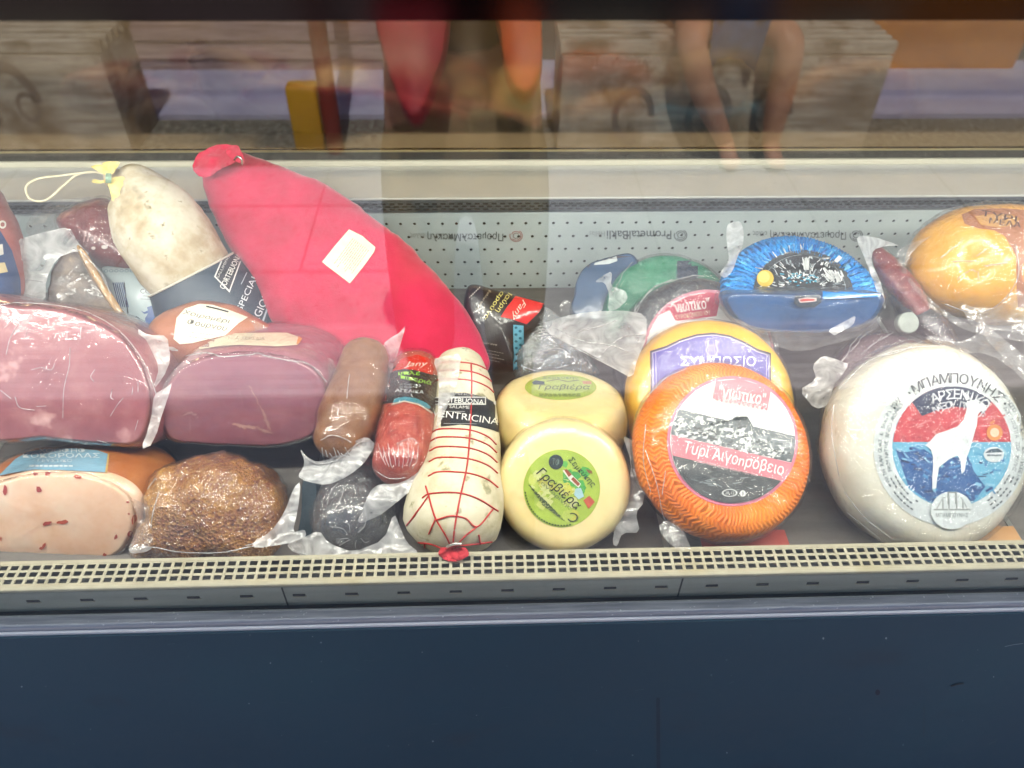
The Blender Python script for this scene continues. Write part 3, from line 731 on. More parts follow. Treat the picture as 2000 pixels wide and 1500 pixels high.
# --- pink ham loaf, left, upper of two
poly = [(-70, 590), (20, 588), (130, 600), (220, 637), (275, 688), (303, 755), (302, 825), (278, 872), (200, 872), (90, 862), (-70, 842)]
b = loaf(poly, .87, N(-3, -3), .12, .006, .016, back=.93, shift=U * .004)
t = thing('cooked_ham', 'big pink cooked ham loaf in film, stacked above the pale loaf with red flecks', 'ham', base_of(b[0]), GH)
mesh_obj('ham_body', *b, HAMPINK, t)
mesh_obj('plastic_wrap', *shell(*b, .0022, .0014, 70, 1), FILMT, t)
fl = strands(*b, [[(12, 640), (18, 635), (24, 626)], [(16, 692), (24, 660), (40, 632)], [(53, 660), (58, 640)], [(126, 815), (128, 760), (138, 715), (140, 680)], [(218, 812), (232, 790), (243, 777)],
                  [(134, 660), (134, 650)], [(160, 662), (161, 640)], [(5, 762), (25, 778)], [(33, 775), (42, 795), (70, 800)], [(75, 793), (93, 792)], [(186, 745), (180, 735), (188, 722)], [(266, 840), (272, 820)],
                  [(65, 722), (84, 718), (103, 722), (110, 710)], [(2, 595), (90, 598), (170, 614), (235, 652), (280, 710), (303, 770)], [(260, 770), (262, 756)], [(192, 858), (212, 864)], [(222, 760), (219, 775), (224, 780)], [(272, 745), (272, 765)]], 0.63, .88, .003)
mesh_obj('glint_fold', *fl, FOLD, t)
f = sheet([(268, 640, .90), (292, 655, .90), (330, 655, .90), (335, 700, .89), (318, 740, .88), (303, 760, .87), (290, 705, .89)], .006, seed=2)
mesh_obj('film_flap', *f, FLAP, t)
f = sheet([(303, 770, .86), (322, 760, .86), (340, 745, .86), (300, 868, .845), (278, 878, .845), (296, 820, .86)], .005, seed=3); mesh_obj('film_flap', *f, FLAP, t)

# --- purple-pink cut ham with a brown rind
poly = [(306, 800), (318, 752), (352, 712), (410, 692), (480, 686), (560, 694), (618, 716), (646, 760), (640, 815), (610, 856), (540, 874), (440, 872), (340, 866), (312, 842)]
b = loaf(poly, .885, N(-20, 2), .14, .006, .018, back=.97)
t = thing('cured_ham', 'purplish cut ham with brown rind and cream label strip, between pink loaf and brown sausage', 'ham', base_of(b[0]), GH)
body = mesh_obj('ham_body', *b, HAMPURP, t)
pr = Print(*b, step=10, off=.0006)
def vein(a, b_, w0, w1, col, sd):
    rn = random.Random(sd); n_ = 14; up, dn = [], []
    for i in range(n_ + 1):
        u = i / n_; x, y = a[0] + (b_[0] - a[0]) * u + rn.uniform(-2, 2), a[1] + (b_[1] - a[1]) * u + rn.uniform(-2, 2) - 8 * math.sin(PI * u) * (1 if sd % 2 else -.3)
        ww = (w0 + (w1 - w0) * u) * rn.uniform(.5, 1.4) * (.3 + math.sin(PI * min(.95, max(.05, u))))
        l = math.hypot(b_[0] - a[0], b_[1] - a[1]); nx, ny = -(b_[1] - a[1]) / l, (b_[0] - a[0]) / l
        up.append((x + nx * ww, y + ny * ww)); dn.append((x - nx * ww, y - ny * ww))
    for i in range(n_): pr.poly([up[i], up[i + 1], dn[i + 1], dn[i]], col, 0, False)
vein((478, 750), (506, 790), .8, 1.6, 'b0807c', 1); vein((508, 790), (528, 838), 1.6, 2.6, 'b48480', 6); vein((452, 826), (500, 834), 3, 4, 'b98880', 2); vein((502, 834), (534, 846), 3, 1.5, 'b48480', 4); vein((356, 812), (388, 815), 1.5, 2, 'b4848a', 3); vein((372, 816), (370, 852), 1.5, .6, 'a97680', 4)
for k in range(9): vein((340 + k * 32, 730 + (k * 37) % 60), (350 + k * 31, 790 + (k * 53) % 50), .5, .4, 'a5727c', 5 + k)

join_into(body, pr.build('fat_vein', t, INKF))
rp = [(322, 752), (345, 708), (390, 680), (450, 668), (560, 668), (612, 690), (645, 735)]
mesh_obj('plastic_wrap', *shell(*b, .0024, .0016, 60, 5), FILMT, t)
pr = Print(*b, step=10, off=.0016)
pr.poly([(381, 664), (440, 654), (520, 652), (560, 652), (588, 662), (580, 676), (540, 679), (470, 676), (430, 678), (386, 685)], 'ece2c0').poly([(379, 668), (384, 666), (388, 684), (381, 685)], 'd9923f', 1).poly([(583, 659), (590, 664), (582, 675), (578, 675)], 'd9923f', 1)
pr.text('ΝΕΑ ΧΕΡΣΑΙΑ', 482, 664, 70, -1, 6, 'b9a68a')
mesh_obj('rind', *strands(*b, [[(322, 745), (350, 705), (400, 692), (440, 696), (500, 692), (545, 700), (600, 712), (636, 745)]], 1.12, .88, .002), FOLD, t)  # thin white line along the face edge, in the folds' glint colour
pr.build('label', t, INK, 'cream paper label strip')
f = sheet([(622, 730, .90), (645, 690, .92), (668, 745, .88), (690, 760, .87), (668, 790, .87), (652, 790, .88), (640, 760, .89)], .006, seed=4); mesh_obj('film_flap', *f, FLAPC, t)
f = sheet([(385, 684, .86), (400, 690, .86), (352, 722, .86), (310, 775, .855), (298, 800, .86), (330, 730, .87)], .004, seed=14); mesh_obj('film_flap', *f, FLAPC, t)

# --- pale loaf with red flecks
poly = [(-70, 955), (0, 938), (70, 922), (150, 922), (215, 937), (258, 966), (272, 1010), (262, 1052), (232, 1086), (180, 1100), (60, 1103), (-70, 1100)]
b = loaf(poly, .845, N(-16, -3), .11, .006, .014, back=1.0)
TURK = pmat('pale poultry loaf', [(.3, 'e8b490'), (.5, 'f0c8aa'), (.7, 'f4d8c0')], 22, .4, coat=.5, coat_bump=.4, sss=.15, spots=[(7, .6, .75, 'dfb8a6')])
t = thing('poultry_loaf', 'pale pink loaf with red pepper flecks, orange rind and light blue label, bottom left', 'cold cut', base_of(b[0]), GH)
body = mesh_obj('loaf_body', *b, TURK, t)
ORA = pmat('orange rind', [(.3, 'a45a22'), (.7, 'c07a3c')], 22, .4, coat=.6, coat_bump=.4)
c0_ = sum((Vector(v) for v in b[0]), Vector()) / len(b[0])
t_face = N(-16, -3); fc = P(100, 1015, .845)
Fr = [q for q in b[1] if (sum((b[0][i] - fc).dot(t_face) for i in q) / len(q)) < -.013]
mesh_obj('rind', [c0_ + (v - c0_) * 1.004 for v in b[0]], Fr, ORA, t)
pr = Print(*b, step=10, off=.001)
rn = random.Random(5)
for (x, y, rx, ry, a) in ((11, 957, 4, 9, 0), (77, 956, 5, 7, -30), (94, 926, 6, 3, 0), (70, 926, 5, 2.5, 0), (152, 931, 8, 4, 10), (92, 1022, 10, 4, -15), (124, 1019, 12, 4, -8), (86, 1066, 3, 7, 30), (227, 1048, 3, 5, 20),
                          (42, 1086, 9, 2, -3), (130, 1097, 22, 3, -4), (162, 1090, 6, 4, 0), (205, 1085, 4, 6, 0), (262, 1013, 4, 10, 10), (255, 1043, 5, 6, 0), (3, 1052, 2, 4, 0), (252, 1003, 2, 2, 0), (250, 980, 3, 2, 0), (81, 1070, 4, 3, 0)):
    k = rad(a); pts = []
    for i in range(11):
        q = 2 * PI * i / 11; s = rn.uniform(.75, 1.2); u, v = rx * math.cos(q) * s, ry * math.sin(q) * s
        pts.append((x + u * math.cos(k) - v * math.sin(k), y + u * math.sin(k) + v * math.cos(k)))
    pr.poly(pts, rn.choice(('b5403a', 'a83a34', 'c2543c', 'b84a40')), 0, False)
join_into(body, pr.build('red_pepper_fleck', t, INKF))
pr = Print([c0_ + (v - c0_) * 1.006 for v in b[0]], b[1], step=9, off=.001)
pr.poly([(-20, 935), (0, 928), (30, 898), (54, 884), (90, 878), (142, 877), (190, 881), (211, 888), (206, 924), (160, 921), (120, 919), (70, 918), (20, 926)], '7fb0c8').poly([(211, 887), (214, 888), (209, 926), (205, 925)], 'd8b060', 1)
pr.text('XOOΦΗΦ', 122, 882, 92, 0, 9, 'eef4f4').text('ΚΟΚΟΡΟΛΑΣ', 120, 892, 150, 0, 9, 'eef4f4').text('ΓΕΥΣΤΙΚΟ', 108, 902, 66, 0, 6, 'dfeaf0').tiny(58, 912, 146, 912, 3, 'e2edf2')
pr.build('label', t, INK, 'light blue paper label')
mesh_obj('plastic_wrap', *shell(*b, .003, .0014, 60, 8), FILM, t)
f = sheet([(256, 972, .84), (285, 985, .835), (302, 1000, .83), (296, 1040, .828), (300, 1062, .825), (270, 1075, .825), (250, 1075, .828), (272, 1020, .835)], .006, seed=6); mesh_obj('film_flap', *f, FLAPC, t)

# --- peppered roast
poly = [(286, 1080), (292, 1010), (300, 955), (330, 915), (385, 894), (450, 892), (505, 908), (545, 945), (562, 1000), (560, 1055), (540, 1088), (470, 1095), (370, 1097)]
b = pillow(poly, .885, .062, .05, .28, amp=.007, fr=34, seed=3, n=N(2, 0))
m, tt, ns, L, bs = nt('pepper crust')
v = ns.new('ShaderNodeTexVoronoi'); v.inputs['Scale'].default_value = 330; L.new(coords(tt), v.inputs['Vector'])
n1 = noise_node(tt, 14, 4, .6, 0, coords(tt)); n2 = noise_node(tt, 120, 3, .6, 0, coords(tt))
c1 = ramp(tt, n1.outputs[0], [(.3, '5c2614'), (.45, '8c4a1a'), (.6, 'b87c1e'), (.75, '8a5a24')])
c2 = ramp(tt, v.outputs['Color'], [(.15, '3c2010'), (.4, 'a06a24'), (.7, 'cc9a38'), (.9, 'd8b464')])
mx = ns.new('ShaderNodeMix'); mx.data_type = 'RGBA'; mx.blend_type = 'MIX'; mx.inputs[0].default_value = .28
L.new(c1.outputs[0], mx.inputs[6]); L.new(c2.outputs[0], mx.inputs[7]); L.new(mx.outputs[2], bs.inputs['Base Color'])
bs.inputs['Roughness'].default_value = .45; bs.inputs['Coat Weight'].default_value = .9; bs.inputs['Coat Roughness'].default_value = .06
L.new(bump_node(tt, v.outputs['Distance'], 1, .003).outputs[0], bs.inputs['Normal']); L.new(bump_node(tt, n2.outputs[0], .8, .004).outputs[0], bs.inputs['Coat Normal'])
t = thing('peppered_roast', 'roast crusted with mustard coloured pepper in clear film, resting by the grille', 'roast', base_of(b[0]), GH)
mesh_obj('roast_body', *b, m, t)
mesh_obj('plastic_wrap', *shell(*b, .0022, .0022, 110, 9), FILMW, t)
mesh_obj('glint_fold', *strands(*shell(*b, .003, 0), [[(258, 1075), (300, 1068), (350, 1077), (430, 1078), (495, 1066)], [(312, 960), (300, 1000), (296, 1030)], [(290, 955), (305, 935)], [(480, 1065), (540, 1050), (565, 1020)]], 1.05, .82, .001), FOLD, t)
f = sheet([(495, 1058, .835), (530, 1038, .84), (556, 1000, .85), (575, 950, .86), (588, 940, .86), (582, 1000, .85), (572, 1040, .845), (596, 1032, .84), (600, 1045, .838), (588, 1052, .836), (560, 1062, .835), (500, 1070, .83)], .006, seed=7); mesh_obj('film_flap', *f, FLAP, t)
f = sheet([(250, 1070, .826), (285, 1064, .826), (300, 1070, .826), (285, 1078, .825), (255, 1082, .825)], .004, seed=8); mesh_obj('film_flap', *f, FLAP, t)

# --- black rind wedge of hard cheese in a milky bag
poly = [(92, 545), (104, 515), (130, 488), (150, 484), (172, 512), (200, 560), (235, 610), (262, 655), (230, 690), (110, 690), (90, 640)]
b = loaf(poly, .99, N(4, 10), .035, .004, .012, amp=.004, seed=6)
BRIND = pmat('dark mottled rind', [(.3, '2e2824'), (.5, '544a44'), (.7, '7a6a5c')], 40, .5, coat=.4, bump=.5, bump_scale=70, coat_bump=.4, spots=[(60, .62, .72, '8f7c68')])
t = thing('cheese_wedge', 'wedge of hard cheese with dark mottled rind standing behind the pink loaf', 'cheese', base_of(b[0]), GC)
mesh_obj('wedge_body', *b, BRIND, t)
f = loaf([(150, 482), (165, 488), (205, 552), (245, 615), (268, 655), (255, 655), (218, 598), (180, 540)], .978, N(4, 30), .02, .001, .004, amp=.002, seed=2)
mesh_obj('cut_face', *f, pmat('tan paste', [(.3, '7a5c38'), (.7, 'b08a54')], 35, .45, coat=.5, coat_bump=.4, bump=.3), t)
mesh_obj('glint_fold', *strands(*f, [[(150, 484), (175, 510), (205, 552), (240, 608), (262, 650)]], 0.91, .97, .004), FOLD, t)
f = sheet([(33, 470, .985), (80, 455, .985), (138, 443, .985), (150, 470, .98), (180, 500, .975), (150, 490, .98), (110, 505, .975), (90, 545, .97), (90, 590, .965), (40, 592, .96), (36, 520, .97)], .006, seed=9)
mesh_obj('film_flap', *f, FLAP, t, True, 'milky open end of the bag')
mesh_obj('glint_fold', *strands(*f, [[(38, 548), (60, 548), (85, 552)], [(48, 470), (44, 520), (46, 560)], [(130, 446), (150, 470)]], 0.63, .96, .002), FOLD, t)

# --- dark red cured ham behind, embossed script
poly = [(118, 440), (145, 408), (180, 392), (215, 390), (255, 420), (285, 480), (280, 530), (225, 535), (180, 510)]
b = pillow(poly, 1.06, .045, .045, .5, seed=4)
t = thing('smoked_ham', 'dark red smoked ham in film, half hidden behind the mouldy salami', 'ham', base_of(b[0]), GH)
mesh_obj('ham_body', *b, pmat('dark red ham', [(.3, '5a2222'), (.7, '843c38')], 20, .3, coat=.8, coat_bump=.6), t)
pr = Print(*b, off=.0012); pr.text('iruch', 195, 462, 62, 2, 20, 'b88a84', shear=.2).text('fresh', 196, 435, 24, 2, 8, 'a87872', shear=.2); pr.ell(184, 484, 4, 3, 'e8dcd6', 2).ell(205, 482, 6, 3.5, 'e8dcd6', 2)
pr.build('logo', t, INKF)
mesh_obj('plastic_wrap', *shell(*b, .003, .002, 55, 3), FILMW, t)
f = sheet([(58, 430, 1.06), (90, 400, 1.06), (130, 390, 1.07), (190, 385, 1.07), (150, 410, 1.06), (118, 445, 1.04), (130, 470, 1.03), (110, 450, 1.03), (80, 462, 1.03), (52, 460, 1.04)], .008, seed=11); mesh_obj('film_flap', *f, FLAPC, t)

# --- pale blue pack behind
poly = [(212, 545), (206, 522), (260, 524), (330, 522), (345, 560), (345, 640), (330, 672), (240, 672), (222, 600)]
b = pillow(poly, 1.04, .022, .03, .35, seed=8, amp=.001)
t = thing('mortadella_pack', 'pale blue printed pack standing behind the cheese wedge and mouldy salami', 'pack', base_of(b[0]), GH)
mesh_obj('pack_body', *b, pmat('pale blue film', ['a9bcc2', 'b9c8ca'], 12, .35, coat=.5, coat_bump=.3), t)
pr = Print(*b, off=.0008, step=10)
pr.text('MORTADELLA', 322, 544, 72, 0, 8, '4c5258').text('PURA', 308, 557, 34, 0, 9, '4c5258').text('CON PISTACCHIO', 330, 569, 110, 0, 9, '4c5258')
for i in range(6): pr.line([(222 + i * 3.6, 552), (234 + i * 3.6, 600)], 1.6, ('3a4a78', '5a6a98', '4a5a88')[i % 3])
pr.line([(243, 552), (251, 612)], 2, '23262c')
pr.poly([(288, 600), (300, 596), (304, 604), (302, 614), (304, 626), (296, 638), (286, 634), (284, 622), (290, 612)], '44619a', 1).poly([(275, 606), (282, 610), (290, 606), (290, 612), (282, 613)], '44619a', 1).line([(286, 634), (282, 648)], 3, '3a5286').line([(266, 618), (273, 622), (272, 634), (264, 640)], 2.2, '2c3e5e').line([(280, 578), (330, 582)], 1.4, '6a7686').line([(275, 584), (320, 586)], 1.2, '6a7686')
for i in range(9): pr.ell(208 + i * 10, 530, 4.2, 3, '8fa2a8', 1, hole=.6, n=12)
pr.build('label', t, INKF)

# --- ham in navy label at the very left edge
b = tube([(-42, 400, 1.02, 48), (-30, 470, .99, 66), (-28, 540, .96, 68), (-30, 600, .93, 60)], seed=5)
t = thing('netted_salami', 'reddish salami with navy blue label, cut off by the left edge', 'salami', base_of(b[0]), GS)
mesh_obj('salami_body', *b, pmat('reddish casing', [(.3, '8a4440'), (.7, 'b06a62')], 25, .45, coat=.4, coat_bump=.4), t)
pr = Print(*b, step=8, off=.0012)
pr.poly([(-40, 455), (0, 452), (22, 490), (38, 545), (40, 600), (-40, 605)], '27406c').ell(4, 440, 7, 8, 'e8e4da', 1, hole=.55).poly([(-5, 480), (4, 478), (6, 498), (-5, 502)], 'd8d4cc', 1).poly([(-5, 515), (8, 514), (14, 532), (-5, 536)], 'cdbb90', 1).build('label', t, INK)

# --- white mouldy salami, tied top, navy sleeve below
b = tube([(226, 350, .985, 22), (256, 366, .99, 52), (296, 420, 1.0, 82), (340, 488, 1.018, 88), (392, 566, 1.04, 78)], cap0=True, cap1=False, amp=.0022, fr=34, seed=9)
MOULD = pmat('white mould', [(.25, '86755a'), (.42, 'b0a082'), (.58, 'cdc5b0'), (.8, 'dcd8ca')], 17, .85, bump=.35, bump_scale=110, spots=[(30, .62, .72, '8a7f68'), (70, .66, .74, '7d7458')])
t = thing('mouldy_salami', 'white mouldy salami tied with pale cord, leaning on the crimson ham bag', 'salami', base_of(b[0]), GS)
mesh_obj('salami_body', *b, MOULD, t)
b2 = tube([(374, 535, 1.032, 88), (410, 592, 1.046, 104), (462, 676, 1.066, 100)], cap0=False, cap1=True, seed=2, amp=0)
mesh_obj('paper_sleeve', *b2, pmat('navy paper', ['1d2b3a', '243646'], 20, .5, bump=.1), t)
T_ = (P(410, 592, 1.046) - P(374, 535, 1.032)).normalized(); bx_ = T_.cross(-F).normalized(); vy = bx_.cross(T_)
cc = P(374, 536, 1.032); rr_ = 89 * 1.032 / FPX
mesh_obj('sleeve_edge', *cord([cc + bx_ * rr_ * math.cos(a) + vy * rr_ * math.sin(a) for a in [2 * PI * i / 48 for i in range(49)]], .0014, 8, 96), pmat('pale edge', 'cfcabc', 20, .6), t)
pr = Print(*merge(b2), off=.001, step=10)
pr.poly([(447, 472), (474, 500), (448, 572), (418, 541)], 'e4e4e0', 0, False).poly([(447, 477), (471, 501), (447, 567), (421, 541)], '2a2e36', 1, False)
pr.text('SALUMIFICIO', 437, 518, 58, 64, 5, 'c9c9c4', 3).text('CORTEBUONA', 449, 531, 74, 64, 11, 'f0efe8', 3, .005).line([(455, 505), (461, 492)], 2, 'b9bcc0', 2)
pr.text('SPECIALITÀ', 487, 556, 108, 65, 15, 'dfe6ea', 2).text('REGIONALI', 512, 592, 100, 65, 15, 'dfe6ea', 2).line([(470, 556), (481, 533)], 1.5, 'b9c3ca').line([(508, 640), (523, 596)], 3.5, 'b3c0ca')
pr.build('label', t, INKM)
# tied neck: ruffles, string, loop
YELC = pmat('yellow casing end', ['d2bf6c', 'e6d690'], 30, .5, sss=.2)
rf = []
for (pts) in ([(214, 346), (198, 338), (184, 330), (178, 326), (196, 322), (210, 326), (218, 338)], [(212, 344), (208, 330), (200, 320), (214, 316), (236, 316), (234, 326), (222, 342)], [(212, 348), (200, 354), (184, 350), (181, 358), (196, 360), (210, 356)], [(222, 346), (240, 344), (250, 352), (236, 372), (238, 392), (220, 395), (216, 372), (212, 360)]):
    rf.append(sheet([(x, y, .955 + .004 * (i % 3)) for i, (x, y) in enumerate(pts)], .006, 60, 5, seed=len(rf)))
mesh_obj('casing_end', *merge(*rf), YELC, t)
mesh_obj('tie', *merge(*[cord([P(208 + k * 2.5, 340 + 16 * i / 8, .952 - .006 * math.sin(PI * i / 8)) for i in range(9)], .0013, 6) for k in range(4)]), pmat('green string', '8fae96', 40, .7), t)
lp = [(212, 337), (170, 337), (120, 343), (75, 349), (53, 362), (52, 378), (62, 390), (82, 393), (100, 384), (125, 362), (150, 342), (180, 336), (212, 342)]
mesh_obj('cord_loop', *cord([P(x, y, 1.0 - .012 * math.sin(PI * i / 12)) for i, (x, y) in enumerate(lp)], .0015, 8, 70), pmat('cream cord', ['cfc6a4', 'e0d8ba'], 200, .7), t)

# --- handwritten label pack
poly = [(285, 660), (300, 632), (340, 608), (390, 592), (450, 596), (500, 618), (535, 645), (545, 690), (480, 720), (330, 720), (292, 690)]
b = pillow(poly, .97, .04, .04, .5, seed=12, n=N(18, 0))
t = thing('ham_pack', 'film wrapped brown ham with white handwritten label, behind the purplish cut ham', 'ham', base_of(b[0]), GH)
mesh_obj('ham_body', *b, pmat('roast brown ham', [(.3, '8a4c30'), (.7, 'b87a58')], 18, .4, coat=.6, coat_bump=.5), t)
pr = Print(*b, off=.0012, step=8)
pr.poly([(340, 662), (346, 622), (362, 604), (390, 595), (415, 597), (445, 606), (484, 621), (466, 632), (446, 650), (440, 655), (400, 664), (376, 670), (352, 672)], 'ece8d4')
pr.text('Χοιρομέρι', 404, 621, 92, -12, 11, '6a675c', shear=.25).text('Φούρνου', 406, 637, 78, -10, 14, '55524a', shear=.25).tiny(375, 650, 425, 655, 1.5, 'a8a594', 1, 2, (-4, 8)).line([(403, 600), (425, 605), (446, 611)], 3, '26241f')
pr.build('label', t, INKM)
f = sheet([(282, 650, .96), (320, 622, .96), (350, 608, .96), (348, 640, .945), (362, 668, .94), (345, 690, .93), (310, 668, .93), (292, 664, .94)], .009, seed=21); mesh_obj('film_flap', *f, FLAP, t)
f = sheet([(455, 640, .95), (480, 626, .95), (500, 626, .95), (530, 645, .95), (520, 655, .945), (470, 655, .94)], .005, seed=22); mesh_obj('film_flap', *f, FLAPC, t)

# --- crimson ham bag
sp = [(424, 318, 1.06, 40), (466, 364, 1.055, 72), (520, 414, 1.055, 100), (612, 500, 1.045, 134), (672, 568, 1.04, 149), (752, 645, 1.03, 147), (835, 720, 1.02, 128), (862, 770, 1.015, 90)]
b = tube(sp, seg=90, nl=90, flat=.37, amp=.003, fr=16, seed=4, capk=.35)
b = (rough_up(rough_up(b[0], .0006, 90, 2), .003, 26, 8), b[1])
CRIM = pmat('crimson knit cloth', [(.3, '9c0f30'), (.7, 'c01c46')], 14, .85, bump=.5, bump_scale=420, sheen=.4, bump_dist=.0015, spec=.2)
t = thing('ham_in_cloth_bag', 'long ham in a crimson cloth bag with small cream square label', 'ham', base_of(b[0]), GH)
mesh_obj('cloth_bag', *b, CRIM, t)
mesh_obj('cloth_fold', *strands(*b, [[(455, 330), (448, 360), (460, 400), (470, 440)], [(462, 326), (475, 360), (500, 410), (512, 450)], [(468, 322), (500, 350), (545, 390)], [(680, 560), (672, 600), (662, 660)], [(450, 340), (430, 380)], [(560, 400), (640, 440), (730, 500)], [(560, 560), (640, 600), (720, 690)]], 7, 1.0, -.0052), CRIM, t)
ru = [sheet([(455, 322, 1.02), (430, 335, 1.02), (395, 350, 1.025), (375, 330, 1.03), (385, 305, 1.035), (420, 285, 1.04), (450, 282, 1.035), (466, 292, 1.03), (470, 305, 1.02)], .011, 50, 6, seed=31),
      sheet([(464, 318, 1.018), (440, 300, 1.02), (450, 284, 1.025), (466, 284, 1.02), (474, 300, 1.015), (480, 318, 1.012)], .006, 60, 5, seed=32)]
mesh_obj('bag_neck', *merge(*ru), CRIM, t)
mesh_obj('metal_clip', *cord([P(458, 312, 1.0), P(464, 306, .992), P(471, 310, .99), P(474, 320, .995)], .0016, 8, 16), pmat('clip steel', 'd4d4d4', 5, .2, metallic=1), t)
pr = Print(*b, off=.0016, step=10)
pr.poly([(682, 449), (708, 462), (733, 484), (730, 494), (708, 524), (684, 554), (655, 532), (630, 512), (655, 480)], 'e6dfc4')
for k in range(10): pr.tiny(690 + k * 3.4, 466 + k * 2.6, 652 + k * 3.4, 518 + k * 2.6, 1.3, '8a836c', 1, seed=k)
pr.build('label', t, INKM)

# --- brown sausage in vacuum bag
b = tube([(714, 698, .925, 46), (702, 750, .91, 54), (680, 818, .888, 60), (660, 858, .872, 48)], seed=3, capk=.8)
t = thing('brown_sausage', 'plain brown sausage in a vacuum bag, between purplish ham and red salami', 'sausage', base_of(b[0]), GS)
mesh_obj('sausage_body', *b, pmat('brown casing', [(.3, '6a4028'), (.7, '8f6238')], 20, .45, coat=.25, coat_bump=.4), t)
mesh_obj('plastic_wrap', *shell(*b, .002, .0015, 60, 4), FILMT, t)
f = sheet([(748, 672, .955), (765, 658, .955), (780, 650, .95), (794, 633, .95), (780, 680, .94), (762, 735, .92), (745, 800, .90), (718, 850, .885), (710, 830, .89), (722, 780, .91), (738, 720, .93)], .005, seed=24); mesh_obj('film_flap', *f, FLAP, t)
f = sheet([(588, 874, .875), (600, 890, .87), (620, 902, .865), (650, 895, .86), (690, 862, .86), (718, 852, .86), (735, 868, .86), (712, 905, .852), (680, 930, .85), (640, 948, .85), (600, 940, .855), (582, 930, .86), (598, 905, .865)], .007, seed=25); mesh_obj('film_flap', *f, FLAP, t, True, 'milky gathered bag end')
mesh_obj('glint_fold', *strands(*f, [[(588, 876), (602, 896), (625, 906), (660, 898), (700, 866), (728, 858)], [(584, 930), (610, 944), (650, 946)]], 0.84, .85, .002), FOLD, t)
mesh_obj('glint_fold', *strands(*b, [[(684, 735), (680, 760), (678, 780)], [(662, 800), (660, 812)], [(630, 858), (650, 850), (672, 856), (684, 862)]] + [[(632 + k * 7, 872 + (k % 3) * 5), (634 + k * 8, 888)] for k in range(7)], .9, .9, .003), FOLD, t)

# --- dark salami in vacuum bag below it
b = tube([(700, 930, .93, 62), (694, 975, .905, 78), (692, 1025, .878, 80)], seed=7, capk=.75)
t = thing('dark_salami', 'dark charcoal coloured salami in a vacuum bag lying by the grille', 'salami', base_of(b[0]), GS)
mesh_obj('salami_body', *b, pmat('charcoal casing', [(.3, '25262a'), (.7, '4c4c50')], 40, .45, coat=.6, coat_bump=.5, bump=.3, spots=[(60, .62, .7, '77777a')]), t)
mesh_obj('plastic_wrap', *shell(*b, .0025, .003, 60, 6), film_mat('silvery vacuum film', .10, .12, .1, 1.2, 50), t)
f = sheet([(560, 1062, .845), (590, 1050, .85), (625, 1035, .85), (640, 1060, .84), (690, 1078, .832), (750, 1055, .835), (770, 1000, .85), (782, 1030, .845), (795, 1060, .835), (818, 1078, .826), (815, 1095, .824), (780, 1098, .822), (700, 1090, .822), (620, 1090, .826), (575, 1078, .832)], .006, seed=26); mesh_obj('film_flap', *f, FLAP, t)
mesh_obj('glint_fold', *strands(*shell(*b, .003, 0), [[(692 + 14 * math.cos(a), 1046 + 9 * math.sin(a)), (692 + 26 * math.cos(a + .2), 1044 + 22 * math.sin(a + .2)), (692 + (34 + (k * 17) % 25) * math.cos(a + .1), 1042 + (26 + (k * 11) % 18) * math.sin(a + .1))] for k, a in enumerate((.5, 1.3, 2.2, 2.6, 3.5, 4.1, 5.3))] + [[(640, 1000), (690, 990), (735, 975)], [(640, 985), (648, 960), (660, 945)], [(655, 995), (668, 970), (672, 950)]], 0.56, .86, .001), FOLD, t)
mesh_obj('glint_fold', *strands(*f, [[(560, 1064), (590, 1082), (650, 1088), (720, 1088), (815, 1094)]], 0.84, .84, .0015), FOLD, t)
# dark holder beside it
h = loaf([(592, 935), (618, 938), (614, 1000), (605, 1052), (580, 1060), (588, 1000)], .875, N(0, -20), .05, 0, .003, amp=0)
tg = thing('tray_divider', 'narrow slate grey divider standing between peppered roast and dark salami', 'divider', base_of(h[0])); mesh_obj('divider_plate', *h, pmat('slate grey plastic', ['2c3a42', '35454d'], 20, .45), tg)

# --- red salami with black label
b = tube([(812, 722, .945, 46), (806, 770, .925, 52), (795, 840, .89, 58), (783, 905, .862, 56)], seed=11, capk=.75)
t = thing('red_salami', 'red salami with black and red label in a clear bag, beside the netted salami', 'salami', base_of(b[0]), GS)
mesh_obj('salami_body', *b, pmat('red sausage meat', [(.3, '8a2a22'), (.5, 'a83c2e'), (.7, 'b85a48')], 50, .35, coat=.7, coat_bump=.5, bump=.2), t)
pr = Print(*b, off=.001, step=7)
pr.poly([(750, 740), (772, 716), (800, 722), (860, 735), (862, 800), (850, 812), (838, 800), (815, 790), (790, 784), (762, 788), (745, 790)], '17181a').poly([(768, 726), (785, 702), (815, 694), (840, 702), (846, 722), (843, 733), (810, 724), (790, 722)], 'c8281c', 1)
pr.poly([(772, 780), (790, 776), (812, 779), (832, 788), (840, 796), (836, 800), (815, 790), (790, 785), (768, 788)], '3a8290', 1, False)
pr.text('Jany', 812, 714, 44, 2, 13, 'f0d8c8', 3, shear=.4).text('μπλέ', 800, 731, 40, -3, 10, '8fc83c', 3, .004).text('πιπεριά', 812, 744, 58, -12, 11, '8fc83c', 3, .004).text('ΑΓΕΛΙΚΑ', 800, 766, 52, -4, 6, 'c4c8c8', 3)
for k in range(8): pr.ell(798 + (k % 4) * 9 - 14, 753 + (k // 4) * 5, 4, 2, '5a5f60', 2, n=8, sub=False)
pr.line([(766, 792), (790, 785), (818, 792), (842, 808)], 2.5, 'd8c8b4', 2)
pr.build('label', t, INKF)
mesh_obj('plastic_wrap', *shell(*b, .0026, .002, 60, 7), FILMW, t)
f = sheet([(846, 702, .915), (870, 695, .915), (902, 690, .912), (895, 740, .90), (882, 800, .88), (875, 860, .86), (872, 925, .845), (845, 935, .842), (848, 880, .852), (856, 800, .875), (858, 740, .90)], .005, seed=27); mesh_obj('film_flap', *f, FLAP, t)
